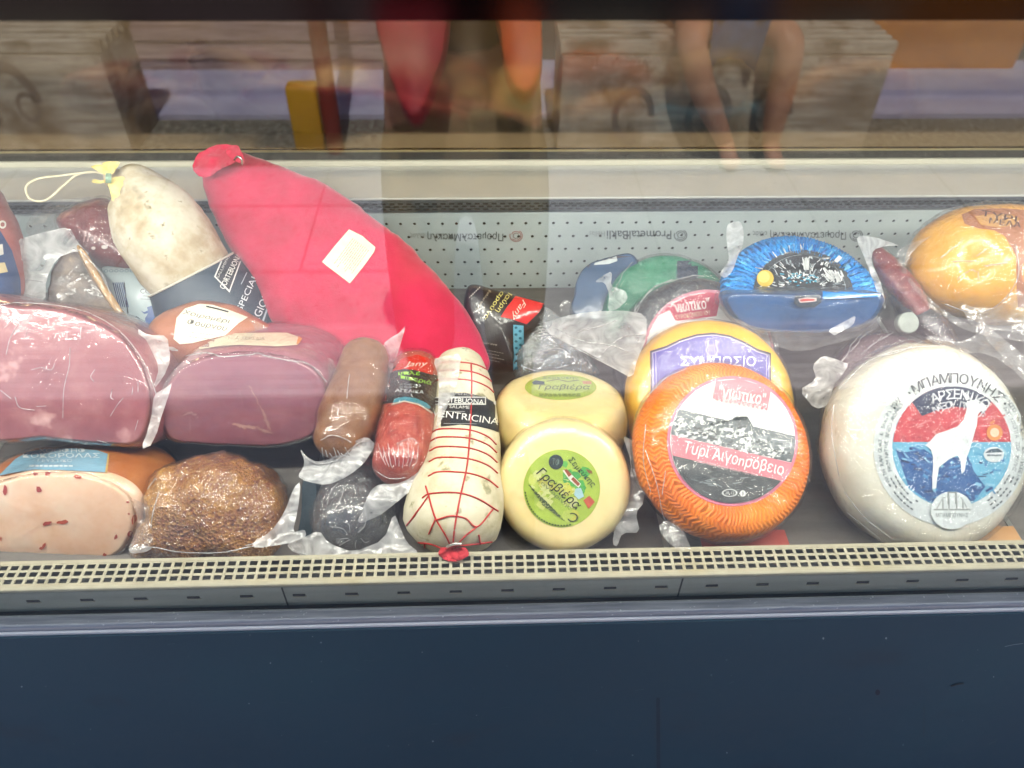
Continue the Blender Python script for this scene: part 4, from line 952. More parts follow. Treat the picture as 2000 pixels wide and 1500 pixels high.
f = sheet([(742, 945, .85), (775, 945, .845), (800, 935, .842), (838, 905, .845), (870, 925, .84), (840, 940, .838), (800, 960, .836), (770, 985, .836), (740, 1008, .838), (696, 1025, .84), (712, 985, .842), (726, 955, .846)], .006, seed=28); mesh_obj('film_flap', *f, FLAP, t)
f = sheet([(755, 790, .90), (764, 760, .905), (752, 735, .91), (745, 760, .91), (735, 805, .90), (740, 812, .895)], .004, seed=29); mesh_obj('film_flap', *f, FLAPC, t)
mesh_obj('glint_fold', *strands(*b, [[(742 + k * 9, 868 + (k * 7 % 13)), (748 + k * 8, 890 + (k * 5 % 11)), (756 + k * 6, 906 + (k * 3 % 9))] for k in range(9)] + [[(735, 915), (760, 930), (790, 930)], [(775, 870), (800, 858), (815, 868)]], 0.63, .86, .003), FOLD, t)

# --- netted white salami
b = tube([(898, 722, .965, 50), (903, 765, .942, 60), (906, 830, .91, 67), (903, 900, .88, 76), (892, 970, .858, 94), (883, 1012, .848, 97)], seed=13, capk=.74, nl=70)
NETW = pmat('white casing', [(.25, 'b0a684'), (.45, 'cfc6a8'), (.7, 'dcd6c0')], 30, .75, bump=.3, bump_scale=120, spots=[(55, .62, .7, '8f8a66'), (24, .64, .72, 'b8ae84')])
t = thing('netted_salami', 'white salami in red string net with black paper band and red knot', 'salami', base_of(b[0]), GS)
mesh_obj('salami_body', *b, NETW, t)
ns_ = [[(920, 710), (921, 760), (918, 840), (912, 910), (900, 965), (888, 1030), (884, 1076)]]
for k, y in enumerate((712, 728, 745, 842, 858, 877, 898, 926)):
    x0, x1 = 846 - k * 1.2, 966 + k * .8
    ns_.append([(x0, y + 4), (x0 + 20, y - 4), (918 - k, y - 2), (950, y + 10), (x1, y + 26)])
ns_ += [[(826, 972), (838, 965), (870, 962), (902, 964), (935, 975), (972, 998)], [(832, 950), (838, 970), (850, 1010), (872, 1048), (884, 1076)], [(792, 1030), (815, 1000), (838, 968)], [(852, 1015), (880, 1008), (908, 1012), (932, 1028), (962, 995)], [(884, 1076), (905, 1050), (932, 1028)],
        [(850, 1015), (838, 1042)], [(805, 1058), (840, 1062), (862, 1070)], [(900, 1065), (930, 1062), (960, 1058)], [(830, 1062), (830, 1082)], [(935, 1045), (938, 1062)]]
mesh_obj('string_net', *strands(*b, ns_, 1.55, .88, .0006), pmat('red string', ['a01f20', 'c23430'], 200, .8), t)
pr = Print(*b, off=.0009, step=7)
pr.poly([(862, 770), (880, 768), (910, 768), (945, 776), (980, 795), (985, 850), (960, 840), (930, 833), (900, 830), (862, 834)], '16191d')
pr.poly([(850, 776), (948, 776), (948, 792), (850, 792)], 'd8d6d0', 1, False).poly([(850, 778.5), (945.5, 778.5), (945.5, 789.5), (850, 789.5)], '1c1f24', 2, False)
pr.text('SALUMIFICIO', 895, 771.5, 66, -2, 4, 'b8b8b4', 3).text('CORTEBUONA', 897, 784.5, 92, -4, 10, 'f0efe8', 4, .005).text('SALAME', 898, 797, 38, -3, 6, 'dedcd4', 3).text('VENTRICINA', 909, 816, 124, -8, 13, 'f0efe8', 3).line([(870, 805), (908, 806)], 1, 'b8b8b4', 3).line([(868, 829), (930, 830)], 1, 'a8a8a4', 3).ell(966, 788, 5, 4, 'd8d6d0', 3, n=8)
pr.build('label', t, INKM)
rf = [sheet([(880, 1074, .802), (866, 1066, .802), (856, 1076, .80), (862, 1090, .798), (880, 1096, .796), (900, 1093, .796), (918, 1082, .798), (912, 1070, .80), (896, 1068, .802)], .012, 90, 4, seed=k) for k in (41, 42)]
mesh_obj('knot', *merge(*rf, cord([P(872, 1072, .797), P(884, 1066, .793), (P(898, 1064, .795))], .0018, 8, 14)), pmat('red cloth knot', ['a81c26', 'c82c38'], 60, .8), t)
mesh_obj('clip', *cord([P(874, 1068, .794), P(885, 1063, .789), P(900, 1062, .792)], .0017, 8, 14), pmat('knot clip', 'c8c4bc', 5, .25, metallic=.9), t)
f = sheet([(905, 700, .965), (938, 698, .965), (936, 716, .96), (925, 712, .96), (912, 708, .96)], .004, seed=43); mesh_obj('casing_end', *f, pmat('amber casing', 'c98a3c', 20, .5), t)

# ================================================================== cheeses
PALE = pmat('pale yellow rind', [(.3, 'e6cc84'), (.5, 'eed99c'), (.7, 'f2e2b0')], 8, .36, coat=.4, coat_bump=.12, bump=.12, bump_scale=60, sss=.15, spots=[(18, .62, .8, 'd2b468')])
def mpx(px, d): return px * d / FPX

# --- front pale wheel
n = N(3, -1); c = P(1103, 951, .845)
b = wheel(c, n, mpx(131, .845), .055, .016, .002, seed=1, amp=.0018, fr=18)
t = thing('round_cheese', 'pale yellow cheese wheel with round green label, upright in front of its twin', 'cheese', base_of(b[0]), GC)
mesh_obj('cheese_body', *b, PALE, t)
pr = Print(*b, (1097, 954, 75, 76, 0), step=12, off=.0006)
pr.ell(0, 0, 1, 1, 'a8bf48')
rn = random.Random(11)
for k in range(60):
    a, r_ = rn.uniform(0, 2 * PI), rn.uniform(0, .92); x, y = r_ * math.cos(a), r_ * math.sin(a); s = rn.uniform(.06, .2)
    col = rn.choice(('4ea84a', '62b450', '3f9a48')) if x + y > .35 else rn.choice(('b8c85a', 'c6ce6a', 'a2ba44', 'c2c04e', 'cfd48a'))
    pr.poly([(x + s * math.cos(q) * rn.uniform(.6, 1), y + s * math.sin(q) * rn.uniform(.6, 1)) for q in (0, 1, 2, 3, 4, 5)] if math.hypot(x, y) + s < .98 else [(x, y), (x + .02, y), (x, y + .02)], col, 1, False)
pr.ell(-.15, .68, .19, .19, '23302e', 2, n=20, sub=False).text('ΤΦ', -.15, .68, .2, -10, .18, '6a7a72', 3)
pr.text('Σεμκύκης', .52, .42, .95, -48, .2, '26382a', 3, .004, .1).text('Γραβιέρα', -.08, -.02, 1.42, -42, .32, '262a22', 4, .005, .15).text('Σαντορίνης', -.2, -.14, 1.15, -42, .12, '6a7a50', 3)
pr.poly([(.02, .46), (.12, .5), (.32, .3), (.5, .12), (.44, .02), (.22, .2)], 'e6e4d8', 2, False).poly([(.06, .48), (.13, .5), (.26, .36), (.18, .3)], '9a4a2a', 3, False).poly([(.3, .3), (.48, .12), (.42, .06), (.24, .24)], '9a4a2a', 3, False)
pr.poly([(.36, .0), (.5, .02), (.58, -.2), (.44, -.28), (.32, -.16)], 'a8cbd2', 3, False).poly([(.56, -.3), (.72, -.18), (.86, -.34), (.7, -.52)], 'c0583e', 3, False)
pr.poly([(.62, .5), (.78, .46), (.8, .38), (.7, .4)], '8a5a34', 3, False)
for k in range(6): pr.tiny(-.86 + .07 * k, .1 - .10 * k, -.12 + .05 * k, -.62 - .05 * k, .025, '56643a', 3, seed=k)
for q in range(22):
    a = rad(185 + q * 4.6); pr.line([(.95 * math.cos(a), .95 * math.sin(a)), (.95 * math.cos(a + .05), .95 * math.sin(a + .05))], .035, '3a4a2a', 3)
pr.ell(.28, -.74, .14, .12, '4a5636', 3, 200, 480, 20, False, .75)
pr.build('label', t, INK)
mesh_obj('plastic_wrap', *shell(*b, .0022, .0006, 30, 2), FILM, t)
f = sheet([(1215, 850, .89), (1234, 860, .88), (1240, 868, .88), (1268, 840, .88), (1262, 900, .87), (1258, 980, .86), (1240, 1000, .855), (1250, 1040, .85), (1215, 1040, .85), (1205, 1068, .85), (1196, 1062, .85), (1200, 1030, .855), (1230, 960, .87), (1232, 900, .88)], .005, seed=51); mesh_obj('film_flap', *f, FLAP, t)

# --- flat twin behind
n = N(63, 3); c = P(1097, 768, .935)
b = wheel(c, n, mpx(128, .93), .083, .020, .004, seed=2, amp=.002, fr=16)
t = thing('round_cheese', 'pale yellow cheese wheel with oval green label, lying flat behind its upright twin', 'cheese', base_of(b[0]), GC)
mesh_obj('cheese_body', *b, PALE, t)
pr = Print(*b, (1095, 757, 70, 25, 0), step=9, off=.0006)
pr.ell(0, 0, 1, 1, 'a9bb50').ell(.05, .1, .8, .7, 'b7c873', 1)
pr.poly([(-.8, .35), (-.7, .5), (-.45, .4), (-.45, .2), (-.75, .15)], '3c5560', 2).poly([(.6, .45), (.85, .42), (.86, .2), (.62, .22)], 'c8907c', 2).text('Σεμκύκης', 0, .68, 1.0, 0, .25, '7a8a74', 3).text('Γραβιέρα', .1, -.1, 1.45, 0, .5, '6a7458', 4, .005, .2).line([(-.4, .4), (-.1, .55), (.2, .38), (.5, .5)], .06, '8a8a6a', 3).tiny(-.6, -.6, .6, -.6, .06, '6a7a4a', 3, 2, (0, -.14))
pr.build('label', t, INK)
mesh_obj('plastic_wrap', *shell(*b, .002, .0006, 30, 3), FILM, t)

# --- orange wheel
n = N(17, 14); c = P(1436, 868, .84)
b = wheel(c, n, mpx(178, .84), .064, .018, .003, seed=3, amp=.002, fr=22, seg=200)
m, tt, ns, L, bs = nt('orange basket rind')
vec = coords(tt); th_, ra_, hh_ = polar(tt)
n0 = noise_node(tt, 16, 4, .6, .6, vec)
u_ = math_(tt, 'ADD', math_(tt, 'SUBTRACT', ra_, hh_), math_(tt, 'MULTIPLY', n0.outputs[0], .22))
zig = math_(tt, 'PINGPONG', math_(tt, 'MULTIPLY', u_, 9.0), 1.0)
rib = math_(tt, 'SINE', math_(tt, 'ADD', math_(tt, 'MULTIPLY', th_, 112.0), math_(tt, 'ADD', math_(tt, 'MULTIPLY', zig, 5.0), math_(tt, 'MULTIPLY', n0.outputs[0], 30.0))))
rib = math_(tt, 'MULTIPLY_ADD', rib, .5, .5)
n1 = noise_node(tt, 16, 4, .6, 0, vec)
cr = ramp(tt, n1.outputs[0], [(.3, 'ee6e04'), (.5, 'f6820a'), (.7, 'fa951c')]); mxc = ns.new('ShaderNodeMix'); mxc.data_type = 'RGBA'; mxc.blend_type = 'MULTIPLY'; mxc.inputs[0].default_value = .35
wr_ = ramp(tt, rib, [(.05, 'd08850'), (.45, 'ffffff')]); L.new(cr.outputs[0], mxc.inputs[6]); L.new(wr_.outputs[0], mxc.inputs[7]); L.new(mxc.outputs[2], bs.inputs['Base Color'])
L.new(bump_node(tt, rib, .55, .0025).outputs[0], bs.inputs['Normal']); bs.inputs['Roughness'].default_value = .5; bs.inputs['Coat Weight'].default_value = .25; bs.inputs['Coat Roughness'].default_value = .15
ORANGE = m
t = thing('round_cheese', 'orange cheese wheel with basket texture and town picture label', 'cheese', base_of(b[0]), GC)
disc_attr(mesh_obj('cheese_body', *b, ORANGE, t), c, n, mpx(178, .84))
pr = Print(*b, (1430, 862, 128, 127, 0), step=12, off=.0008)
pr.ell(0, 0, 1, 1, 'c96a80').ell(0, 0, .955, .955, 'e4e5e2', 1)
def cl(pts, r_=.95):
    out = []
    for x, y in pts:
        q = math.hypot(x, y); out.append((x * r_ / q, y * r_ / q) if q > r_ else (x, y))
    return out
def chord(y0, y1, x0=-1, x1=1, r_=.95, n=24):  # part of the disc between two slanted lines y = y? - .235 x
    lo, hi = [], []
    A = [(r_ * math.cos(2 * PI * i / 160), r_ * math.sin(2 * PI * i / 160)) for i in range(160)]
    pts = []
    def f(p): return p[1] + .235 * p[0]
    prev = A[-1]
    poly_ = A
    for s, k in ((1, y0), (-1, y1)):
        out = []
        for i in range(len(poly_)):
            p, q = poly_[i - 1], poly_[i]; a_, b_ = s * (f(p) - k), s * (f(q) - k)
            if a_ >= 0: out.append(p)
            if (a_ >= 0) != (b_ >= 0): u = a_ / (a_ - b_); out.append((p[0] + (q[0] - p[0]) * u, p[1] + (q[1] - p[1]) * u))
        poly_ = out
    return poly_
pr.poly(chord(-.12, .30), '5a6063', 2)
pr.poly(cl([(-.95, .28), (-.72, .42), (-.5, .34), (-.4, .25), (-.9, .1)]), '6c7478', 2, False).poly(cl([(.3, .12), (.5, .1), (.75, .02), (.96, -.02), (.96, -.2), (.3, -.1)]), '7d8487', 2, False)
pr.poly([(-.5, .22), (-.3, .3), (-.05, .32), (.05, .38), (.22, .38), (.32, .22), (.36, .1), (-.5, .05)], '4a4f50', 2, False)
rn = random.Random(21)
for k in range(640):
    x, y = rn.uniform(-.94, .94), rn.uniform(-.42, .36)
    v = y + .235 * x
    if math.hypot(x, y) > .91 or v < -.13 or v > .27 - .25 * max(0, x): continue
    s1, s2 = rn.uniform(.015, .05), rn.uniform(.012, .035); a = rn.uniform(-.5, .2)
    col = rn.choice(('d4d6d4', 'bcc0be', 'e6e7e4', '8e9493', '34393a', '50585a', '23282a', 'c8ccca'))
    pr.poly([(x + s1 * math.cos(q + a), y + s2 * math.sin(q + a)) for q in (.7, 2.4, 3.9, 5.5)], col, 3 + k % 2, False)
pr.poly(chord(-.44, -.13), 'c9707c', 5).poly(chord(-2, -.44), '26292b', 5)
for k in range(70):
    x, y = rn.uniform(-.7, .8), rn.uniform(-.92, -.3)
    if math.hypot(x, y) < .9 and y + .235 * x < -.48: pr.line([(x, y), (x + rn.uniform(.03, .14), y + rn.uniform(-.05, .03))], .012, rn.choice(('5c6264', '80878a', '41484a')), 6)
zz = [(-.30, .90), (.55, .78)]; tag = [(-.27, .915), (.1, .95), (.4, .86), (.57, .76), (.52, .46)]
for i in range(12):
    u = i / 12; tag += [(.52 - .82 * (u + .02), .46 + .16 * u + .0), (.52 - .82 * (u + .06), .46 + .16 * u + .05)]
tag += [(-.31, .64)]
pr.poly(tag, 'c9707c', 5, False)
pr.text('"νιώτικο"', .13, .70, .72, -10, .2, 'efe6e2', 7, .006).text('ΤΥΡΟΚΟΜΕΙΟ ΙΟΥ', .12, .555, .62, -11, .075, 'e8d6d6', 7)
pr.text('Τυρί Αιγοnρόβειο', .0, -.285, 1.56, -13.2, .235, 'f1ece8', 7).text('από 100% αγνό γάλα της Ίου', -.1, -.42, .95, -13.2, .06, 'e3b6bc', 7)
pr.ell(-.06, -.80, .12, .06, 'c8cac8', 7, n=20, hole=.8).text('28-12', -.06, -.80, .14, 0, .045, 'c8cac8', 7).ell(.14, -.81, .045, .05, 'd8dad8', 7, n=14, sub=False).line([(.14, -.78), (.14, -.85)], .015, '26292b', 8)
pr.build('label', t, INK)
mesh_obj('plastic_wrap', *shell(*b, .003, .0014, 45, 5), FILM, t)
f = sheet([(1300, 1015, .82), (1330, 1030, .81), (1345, 1058, .805), (1348, 1072, .80), (1325, 1075, .80), (1300, 1055, .81), (1285, 1030, .82)], .006, seed=52); mesh_obj('film_flap', *f, FLAPC, t)
mesh_obj('glint_fold', *strands(*shell(*b, .0035, 0), [[(1262, 880), (1285, 950), (1298, 1010), (1330, 1050)], [(1270, 770), (1300, 740), (1340, 722)], [(1575, 930), (1588, 960), (1580, 1000)], [(1300, 920), (1294, 965)], [(1262, 830), (1258, 900), (1272, 960)]], 0.77, .84, .001), FOLD, t)

# --- yellow wheel with violet label
n = N(10, 0); c = P(1397, 778, .945)
b = wheel(c, n, mpx(166, .945), .07, .024, .003, seed=4, amp=.0016, fr=16)
t = thing('round_cheese', 'golden yellow cheese wheel with violet lyre label, standing behind the orange wheel', 'cheese', base_of(b[0]), GC)
mesh_obj('cheese_body', *b, pmat('golden rind', [(.3, 'e2a522'), (.5, 'eab93c'), (.7, 'f0c858')], 9, .38, coat=.4, coat_bump=.2, bump=.12, bump_scale=60, sss=.15), t)
pr = Print(*b, step=12, off=.0008)
top = [(1270, 686), (1300, 676), (1330, 662), (1360, 653), (1392, 650), (1425, 655), (1455, 668), (1480, 682), (1505, 690)]
pr.poly(top + [(1507, 830), (1270, 830)], '3a3048').poly([(x * .97 + 1388 * .03, y + 4) for x, y in top] + [(1502, 830), (1274, 830)], 'cfc4dc', 1).poly([(x * .965 + 1388 * .035, y + 5.5) for x, y in top] + [(1501, 830), (1275, 830)], '4a3c9c', 2)
for dx in (6, 11): pr.line([(1270 + dx, 690), (1270 + dx, 800)], 1.2, 'bdb4d4', 3).line([(1507 - dx, 694), (1507 - dx, 800)], 1.2, 'bdb4d4', 3)
pr.text('ΣΥΜΠΟΣΙΟ', 1402, 706, 146, 0, 19, 'ece8f0', 4, .005)
ly = [[(1378, 672), (1376, 668), (1381, 668), (1382, 676), (1378, 686), (1384, 694), (1391, 695)], [(1402, 672), (1404, 668), (1399, 668), (1398, 676), (1402, 686), (1396, 694), (1389, 695)]]
for l_ in ly: pr.line(l_, 1.4, 'cfc8e0', 4)
for x in (1386, 1390, 1394): pr.line([(x, 674), (x, 692)], .7, 'cfc8e0', 4)
pr.line([(1381, 675), (1399, 675)], 1, 'cfc8e0', 4)
for s in (-1, 1):
    for k in range(4): pr.line([(1389 + s * (40 + k * 18), 672 + k * 6 + abs(k - 1) * 2), (1389 + s * (50 + k * 18), 690 + k * 4)], 1.2, 'b4aad0', 4)
pr.build('label', t, INK)
mesh_obj('plastic_wrap', *shell(*b, .0024, .0012, 40, 6), FILM, t)

# --- dark wheel with the same goat-cheese tag
n = N(12, 6); c = P(1375, 690, 1.02)
b = wheel(c, n, mpx(160, 1.02), .07, .016, .002, seed=5, amp=.0016, fr=20)
DKW = pmat('black wax', [(.3, '17191f'), (.7, '2c3038')], 25, .4, coat=.6, coat_bump=.5, bump=.2)
t = thing('round_cheese', 'black waxed cheese wheel with crimson and white label, behind the golden wheel', 'cheese', base_of(b[0]), GC)
mesh_obj('cheese_body', *b, DKW, t)
pr = Print(*b, (1383, 690, 128, 124, 0), step=12, off=.001)
pr.ell(0, 0, 1, 1, 'c4788a').ell(0, 0, .955, .955, 'e2dfdc', 1).poly([(-.62, .72), (-.35, .88), (0, .955), (.2, .93), (.12, .58), (-.5, .5)], 'b8304e', 2)
pr.poly([(-.75, .6), (-.6, .75), (-.3, .9), (0, .955), (.2, .93), (.4, .86), (.38, .84), (0, .90), (-.35, .82), (-.65, .64)], 'b8304e', 3)
pr.text('"νιώτικο"', -.28, .75, .58, 8, .18, 'efe6e2', 4, .006).text('ΤΥΡΟΚΟΜΕΙΟ ΙΟΥ', -.24, .60, .54, 9, .07, 'd8c4a0', 4)
pr.build('label', t, INK)
mesh_obj('plastic_wrap', *shell(*b, .0028, .0018, 50, 7), FILMW, t)
mesh_obj('glint_fold', *strands(*b, [[(1232, 640), (1258, 590), (1290, 560), (1330, 545), (1380, 545)], [(1236, 625), (1250, 600), (1275, 570), (1320, 548)], [(1245, 600), (1240, 625)]], 0.84, 1.02, .004), FOLD, t)
f = sheet([(1060, 632, 1.03), (1100, 618, 1.03), (1150, 610, 1.02), (1215, 606, 1.01), (1260, 615, 1.0), (1262, 660, .985), (1245, 700, .97), (1235, 740, .955), (1200, 720, .965), (1150, 690, .985), (1110, 672, 1.0), (1075, 655, 1.02)], .010, seed=61)
mesh_obj('film_flap', *f, FLAP, t, True, 'long crumpled bag end')
mesh_obj('glint_fold', *strands(*f, [[(1080, 640), (1130, 665), (1190, 675), (1230, 690)], [(1130, 650), (1170, 640), (1205, 628)], [(1070, 650), (1140, 690), (1210, 725)], [(1180, 690), (1215, 660), (1255, 655)]], 0.84, .98, .003), FOLD, t)

# --- green wheel and navy wheel at the back
n = N(18, 4); c = P(1315, 612, 1.10)
b = wheel(c, n, mpx(132, 1.10), .06, .012, .002, seed=6, amp=.002, fr=24)
t = thing('round_cheese', 'green waxed cheese wheel crossed by a navy stripe, at the back', 'cheese', base_of(b[0]), GC)
mesh_obj('cheese_body', *b, pmat('green wax', [(.3, '1c6e50'), (.7, '2f8c68')], 30, .4, coat=.6, coat_bump=.5, bump=.25, spots=[(70, .64, .72, '6fae94')]), t)
pr = Print(*b, off=.0008, step=10); pr.poly([(1324, 474), (1364, 474), (1362, 560), (1360, 760), (1316, 760), (1320, 560)], '27354a'); pr.build('paper_stripe', t, INK)
mesh_obj('plastic_wrap', *shell(*b, .003, .002, 50, 8), FILMW, t)
mesh_obj('glint_fold', *strands(*b, [[(1196, 580), (1220, 535), (1250, 508), (1290, 490), (1330, 484), (1380, 496), (1406, 515)], [(1195, 550), (1220, 522), (1260, 498)]], 0.77, 1.08, .004), FOLD, t)
f = sheet([(1160, 552, 1.06), (1175, 540, 1.06), (1195, 530, 1.06), (1192, 560, 1.05), (1210, 565, 1.045), (1222, 570, 1.04), (1226, 585, 1.04), (1205, 605, 1.03), (1186, 608, 1.03), (1190, 575, 1.04), (1180, 552, 1.05)], .007, seed=62); mesh_obj('film_flap', *f, FLAP, t)

b = loaf([(1120, 620), (1120, 570), (1128, 535), (1150, 512), (1190, 500), (1240, 495), (1260, 560), (1250, 625)], 1.13, N(10, -12), .05, .004, .012, seed=7)
t = thing('cheese_block', 'navy waxed cheese block with torn white label, left of the green wheel', 'cheese', base_of(b[0]), GC)
mesh_obj('cheese_body', *b, pmat('navy wax', [(.3, '25405c'), (.7, '36557a')], 16, .4, coat=.5, coat_bump=.4), t)
pr = Print(*b, off=.0008); pr.poly([(1162, 514), (1204, 501), (1206, 510), (1190, 516), (1160, 518)], 'c9d0d0').poly([(1128, 534), (1150, 512), (1190, 500), (1238, 495), (1238, 501), (1190, 506), (1155, 517), (1135, 538)], '3a3438'); pr.build('label', t, INK)
f = sheet([(1092, 600, 1.12), (1100, 585, 1.12), (1115, 590, 1.12), (1122, 620, 1.11), (1112, 635, 1.10), (1098, 625, 1.11)], .005, seed=63); mesh_obj('film_flap', *f, FLAPC, t)

# --- blue foil half wheel
n = N(30, 0); c = P(1571, 575, 1.02); r_ = mpx(159, 1.02)
xx = (R - n * R.dot(n)).normalized(); yy = n.cross(xx)
seg = 170; prof = []
Vh, Fh = [], []
def hw(rr, a, h): return c + xx * rr * math.cos(a) + yy * rr * math.sin(a) + n * h
ring = []
th = .062
lev = [(s, 0) for s in (.02, .2, .4, .55, .62)] + [(.66, .002), (.75, .003), (.86, .002), (.95, -.002), (.985, -.008), (1.0, -.016), (1.01, -.03), (1.0, -.05), (.985, -th)]
A = [PI * i / seg for i in range(seg + 1)]
for s, h in lev:
    ring.append([hw(r_ * s * (1 + (.006 * math.sin(i * 2.6) + .004 * noise.noise(Vector((i * .5, s * 9, 1)))) * (s > .6)), a, h + (.0018 * math.sin(i * 2.6 + s * 3) + .0012 * noise.noise(Vector((i * .3, s * 14, 0)))) * (s > .62)) for i, a in enumerate(A)])
Vh = [p for q in ring for p in q]; m_ = seg + 1
for i in range(len(lev) - 1):
    for j in range(seg): Fh.append((i * m_ + j, i * m_ + j + 1, (i + 1) * m_ + j + 1, (i + 1) * m_ + j))
left = [i * m_ + seg for i in range(len(lev))]; right = [i * m_ for i in range(len(lev))]
k = len(Vh); cen = hw(0, 0, -th * .5); Vh.append(cen)
loop = [i for i in right[::-1]] + [i for i in left]
for a_, b_ in zip(loop, loop[1:]): Fh.append((a_, b_, k))
Fh.append((left[-1], right[-1], k))
b = (Vh, Fh)
m, tt, ns, L, bs = nt('pleated blue foil')
th_, ra_, hh_ = polar(tt); vec = coords(tt); n0 = noise_node(tt, 40, 3, .6, 0, vec)
pl = math_(tt, 'SINE', math_(tt, 'ADD', math_(tt, 'MULTIPLY', th_, 74.0), math_(tt, 'MULTIPLY', n0.outputs[0], 16.0))); pl = math_(tt, 'MULTIPLY_ADD', pl, .5, .5)
n1 = noise_node(tt, 60, 4, .6, 0, vec); L.new(ramp(tt, n1.outputs[0], [(.3, '0478d0'), (.55, '0a9af0'), (.75, '6cc8fa')]).outputs[0], bs.inputs['Base Color'])
bs.inputs['Metallic'].default_value = .25; bs.inputs['Roughness'].default_value = .25; L.new(bump_node(tt, pl, 1, .004).outputs[0], bs.inputs['Normal']); BLUEF = m
t = thing('half_cheese', 'half cheese in pleated bright blue foil with dark picture label, centre of the back row', 'cheese', base_of(b[0]), GC)
disc_attr(mesh_obj('foil_body', *b, BLUEF, t), c, n, r_)
bw = loaf([(1412, 578), (1480, 574), (1570, 575), (1660, 575), (1728, 578), (1712, 622), (1660, 645), (1570, 652), (1480, 645), (1430, 620)], .985, N(-20, 0), .03, .003, .006, seed=8)
mesh_obj('cut_side', *bw, pmat('shaded blue film', [(.3, '04305c'), (.7, '074c86')], 10, .3, coat=.7, coat_bump=.6), t)  # deeper blue paints the shade of the unlit side
mesh_obj('plastic_wrap', *shell(*bw, .004, .003, 45, 5), FILM, t)
pr = Print(*b, (1568, 571, 97, 82, 0), step=12, off=.0014)
pr.ell(0, 0, 1, 1.0, '33393c', 0, 0, 180).ell(0, 0, .86, .88, '8a9498', 1, 0, 180).ell(0, 0, .845, .865, '262b2e', 2, 0, 180)
rn = random.Random(31)
for k in range(150):
    a = rn.uniform(.15, PI - .15); q = rn.uniform(.3, .84); x, y = q * math.cos(a), q * math.sin(a) * .95; l = rn.uniform(.03, .13); da = a + rn.uniform(-.5, .5)
    if y > .05: pr.line([(x, y), (x + l * math.cos(da), y + l * math.sin(da))], rn.uniform(.012, .03), rn.choice(('c6ccce', 'e8eaea', '98a2a6', '5f696d')), 3)
pr.ell(-.77, .3, .17, .2, 'd6b440', 5, n=20, sub=False).ell(-.80, .33, .12, .14, 'e2ca6c', 6, n=16, sub=False)
for k in range(26): pr.line([(.5 + .012 * k, .2 + .2 * rn.random()), (.42 + .014 * k + rn.uniform(-.05, .05), .36 + .2 * rn.random())], .03, rn.choice(('e2e4e4', 'c8cccc', 'f0f0f0')), 5)
for k in range(9): pr.line([(.02 + .01 * k, .5), (-.02 + .016 * k, .72 + .1 * rn.random())], .022, rn.choice(('e8eaea', 'c8cccc')), 5)
for k in range(46):
    x, y = rn.uniform(-.4, .4), rn.uniform(.14, .42); pr.line([(x, y), (x + rn.uniform(-.1, .1), y + rn.uniform(-.03, .06))], .025, rn.choice(('4fa6c0', '2f86a6', 'cfe2e8', 'e8eaea')), 5)
for k in range(40):
    a = rad(18 + k * 3.7)
    if k % 3: pr.line([(.97 * math.cos(a), .98 * math.sin(a)), (1.12 * math.cos(a), 1.14 * math.sin(a))], .02, rn.choice(('dfe6ea', '6cb6e0', '0a559c')), 3)
pr.build('label', t, INKF)
pr = Print(*shell(*bw, .004, 0), off=.001); pr.poly([(1552, 578), (1600, 576), (1604, 590), (1590, 600), (1560, 600), (1550, 592)], '2a333c').poly([(1558, 584), (1574, 581), (1594, 582), (1594, 588), (1578, 590), (1562, 591)], 'd8c4c0', 1, False).poly([(1561, 585), (1575, 583), (1590, 584), (1590, 587), (1577, 588), (1563, 589)], 'b84a44', 2, False).poly([(1606, 570), (1720, 574), (1716, 580), (1606, 584)], '1c7cc8', 1); pr.build('seal_tag', t, INKF)
f = sheet([(1419, 440, 1.03), (1430, 434, 1.03), (1445, 432, 1.03), (1452, 450, 1.02), (1452, 475, 1.01), (1442, 495, 1.0), (1430, 530, 1.0), (1415, 545, 1.0), (1402, 536, 1.01), (1424, 510, 1.01), (1418, 470, 1.02)], .006, seed=64); mesh_obj('film_flap', *f, FLAP, t, True, 'twisted bag corner')
f = sheet([(1670, 468, 1.02), (1678, 460, 1.02), (1710, 464, 1.02), (1740, 474, 1.02), (1756, 481, 1.02), (1730, 480, 1.02), (1705, 488, 1.01), (1700, 510, 1.0), (1722, 560, .99), (1730, 610, .98), (1715, 580, .99), (1690, 510, 1.0)], .005, seed=65); mesh_obj('film_flap', *f, FLAP, t)
f = sheet([(1425, 615, .975), (1470, 640, .97), (1570, 648, .968), (1680, 636, .97), (1722, 612, .975), (1715, 640, .975), (1690, 655, .98), (1560, 690, .985), (1490, 670, .985), (1430, 625, .98)], .009, seed=66); mesh_obj('film_flap', *f, FLAPC, t)
f = sheet([(1617, 645, .965), (1650, 628, .96), (1672, 615, .96), (1668, 635, .96), (1640, 650, .96), (1630, 656, .963)], .004, seed=67); mesh_obj('film_flap', *f, FLAP, t)

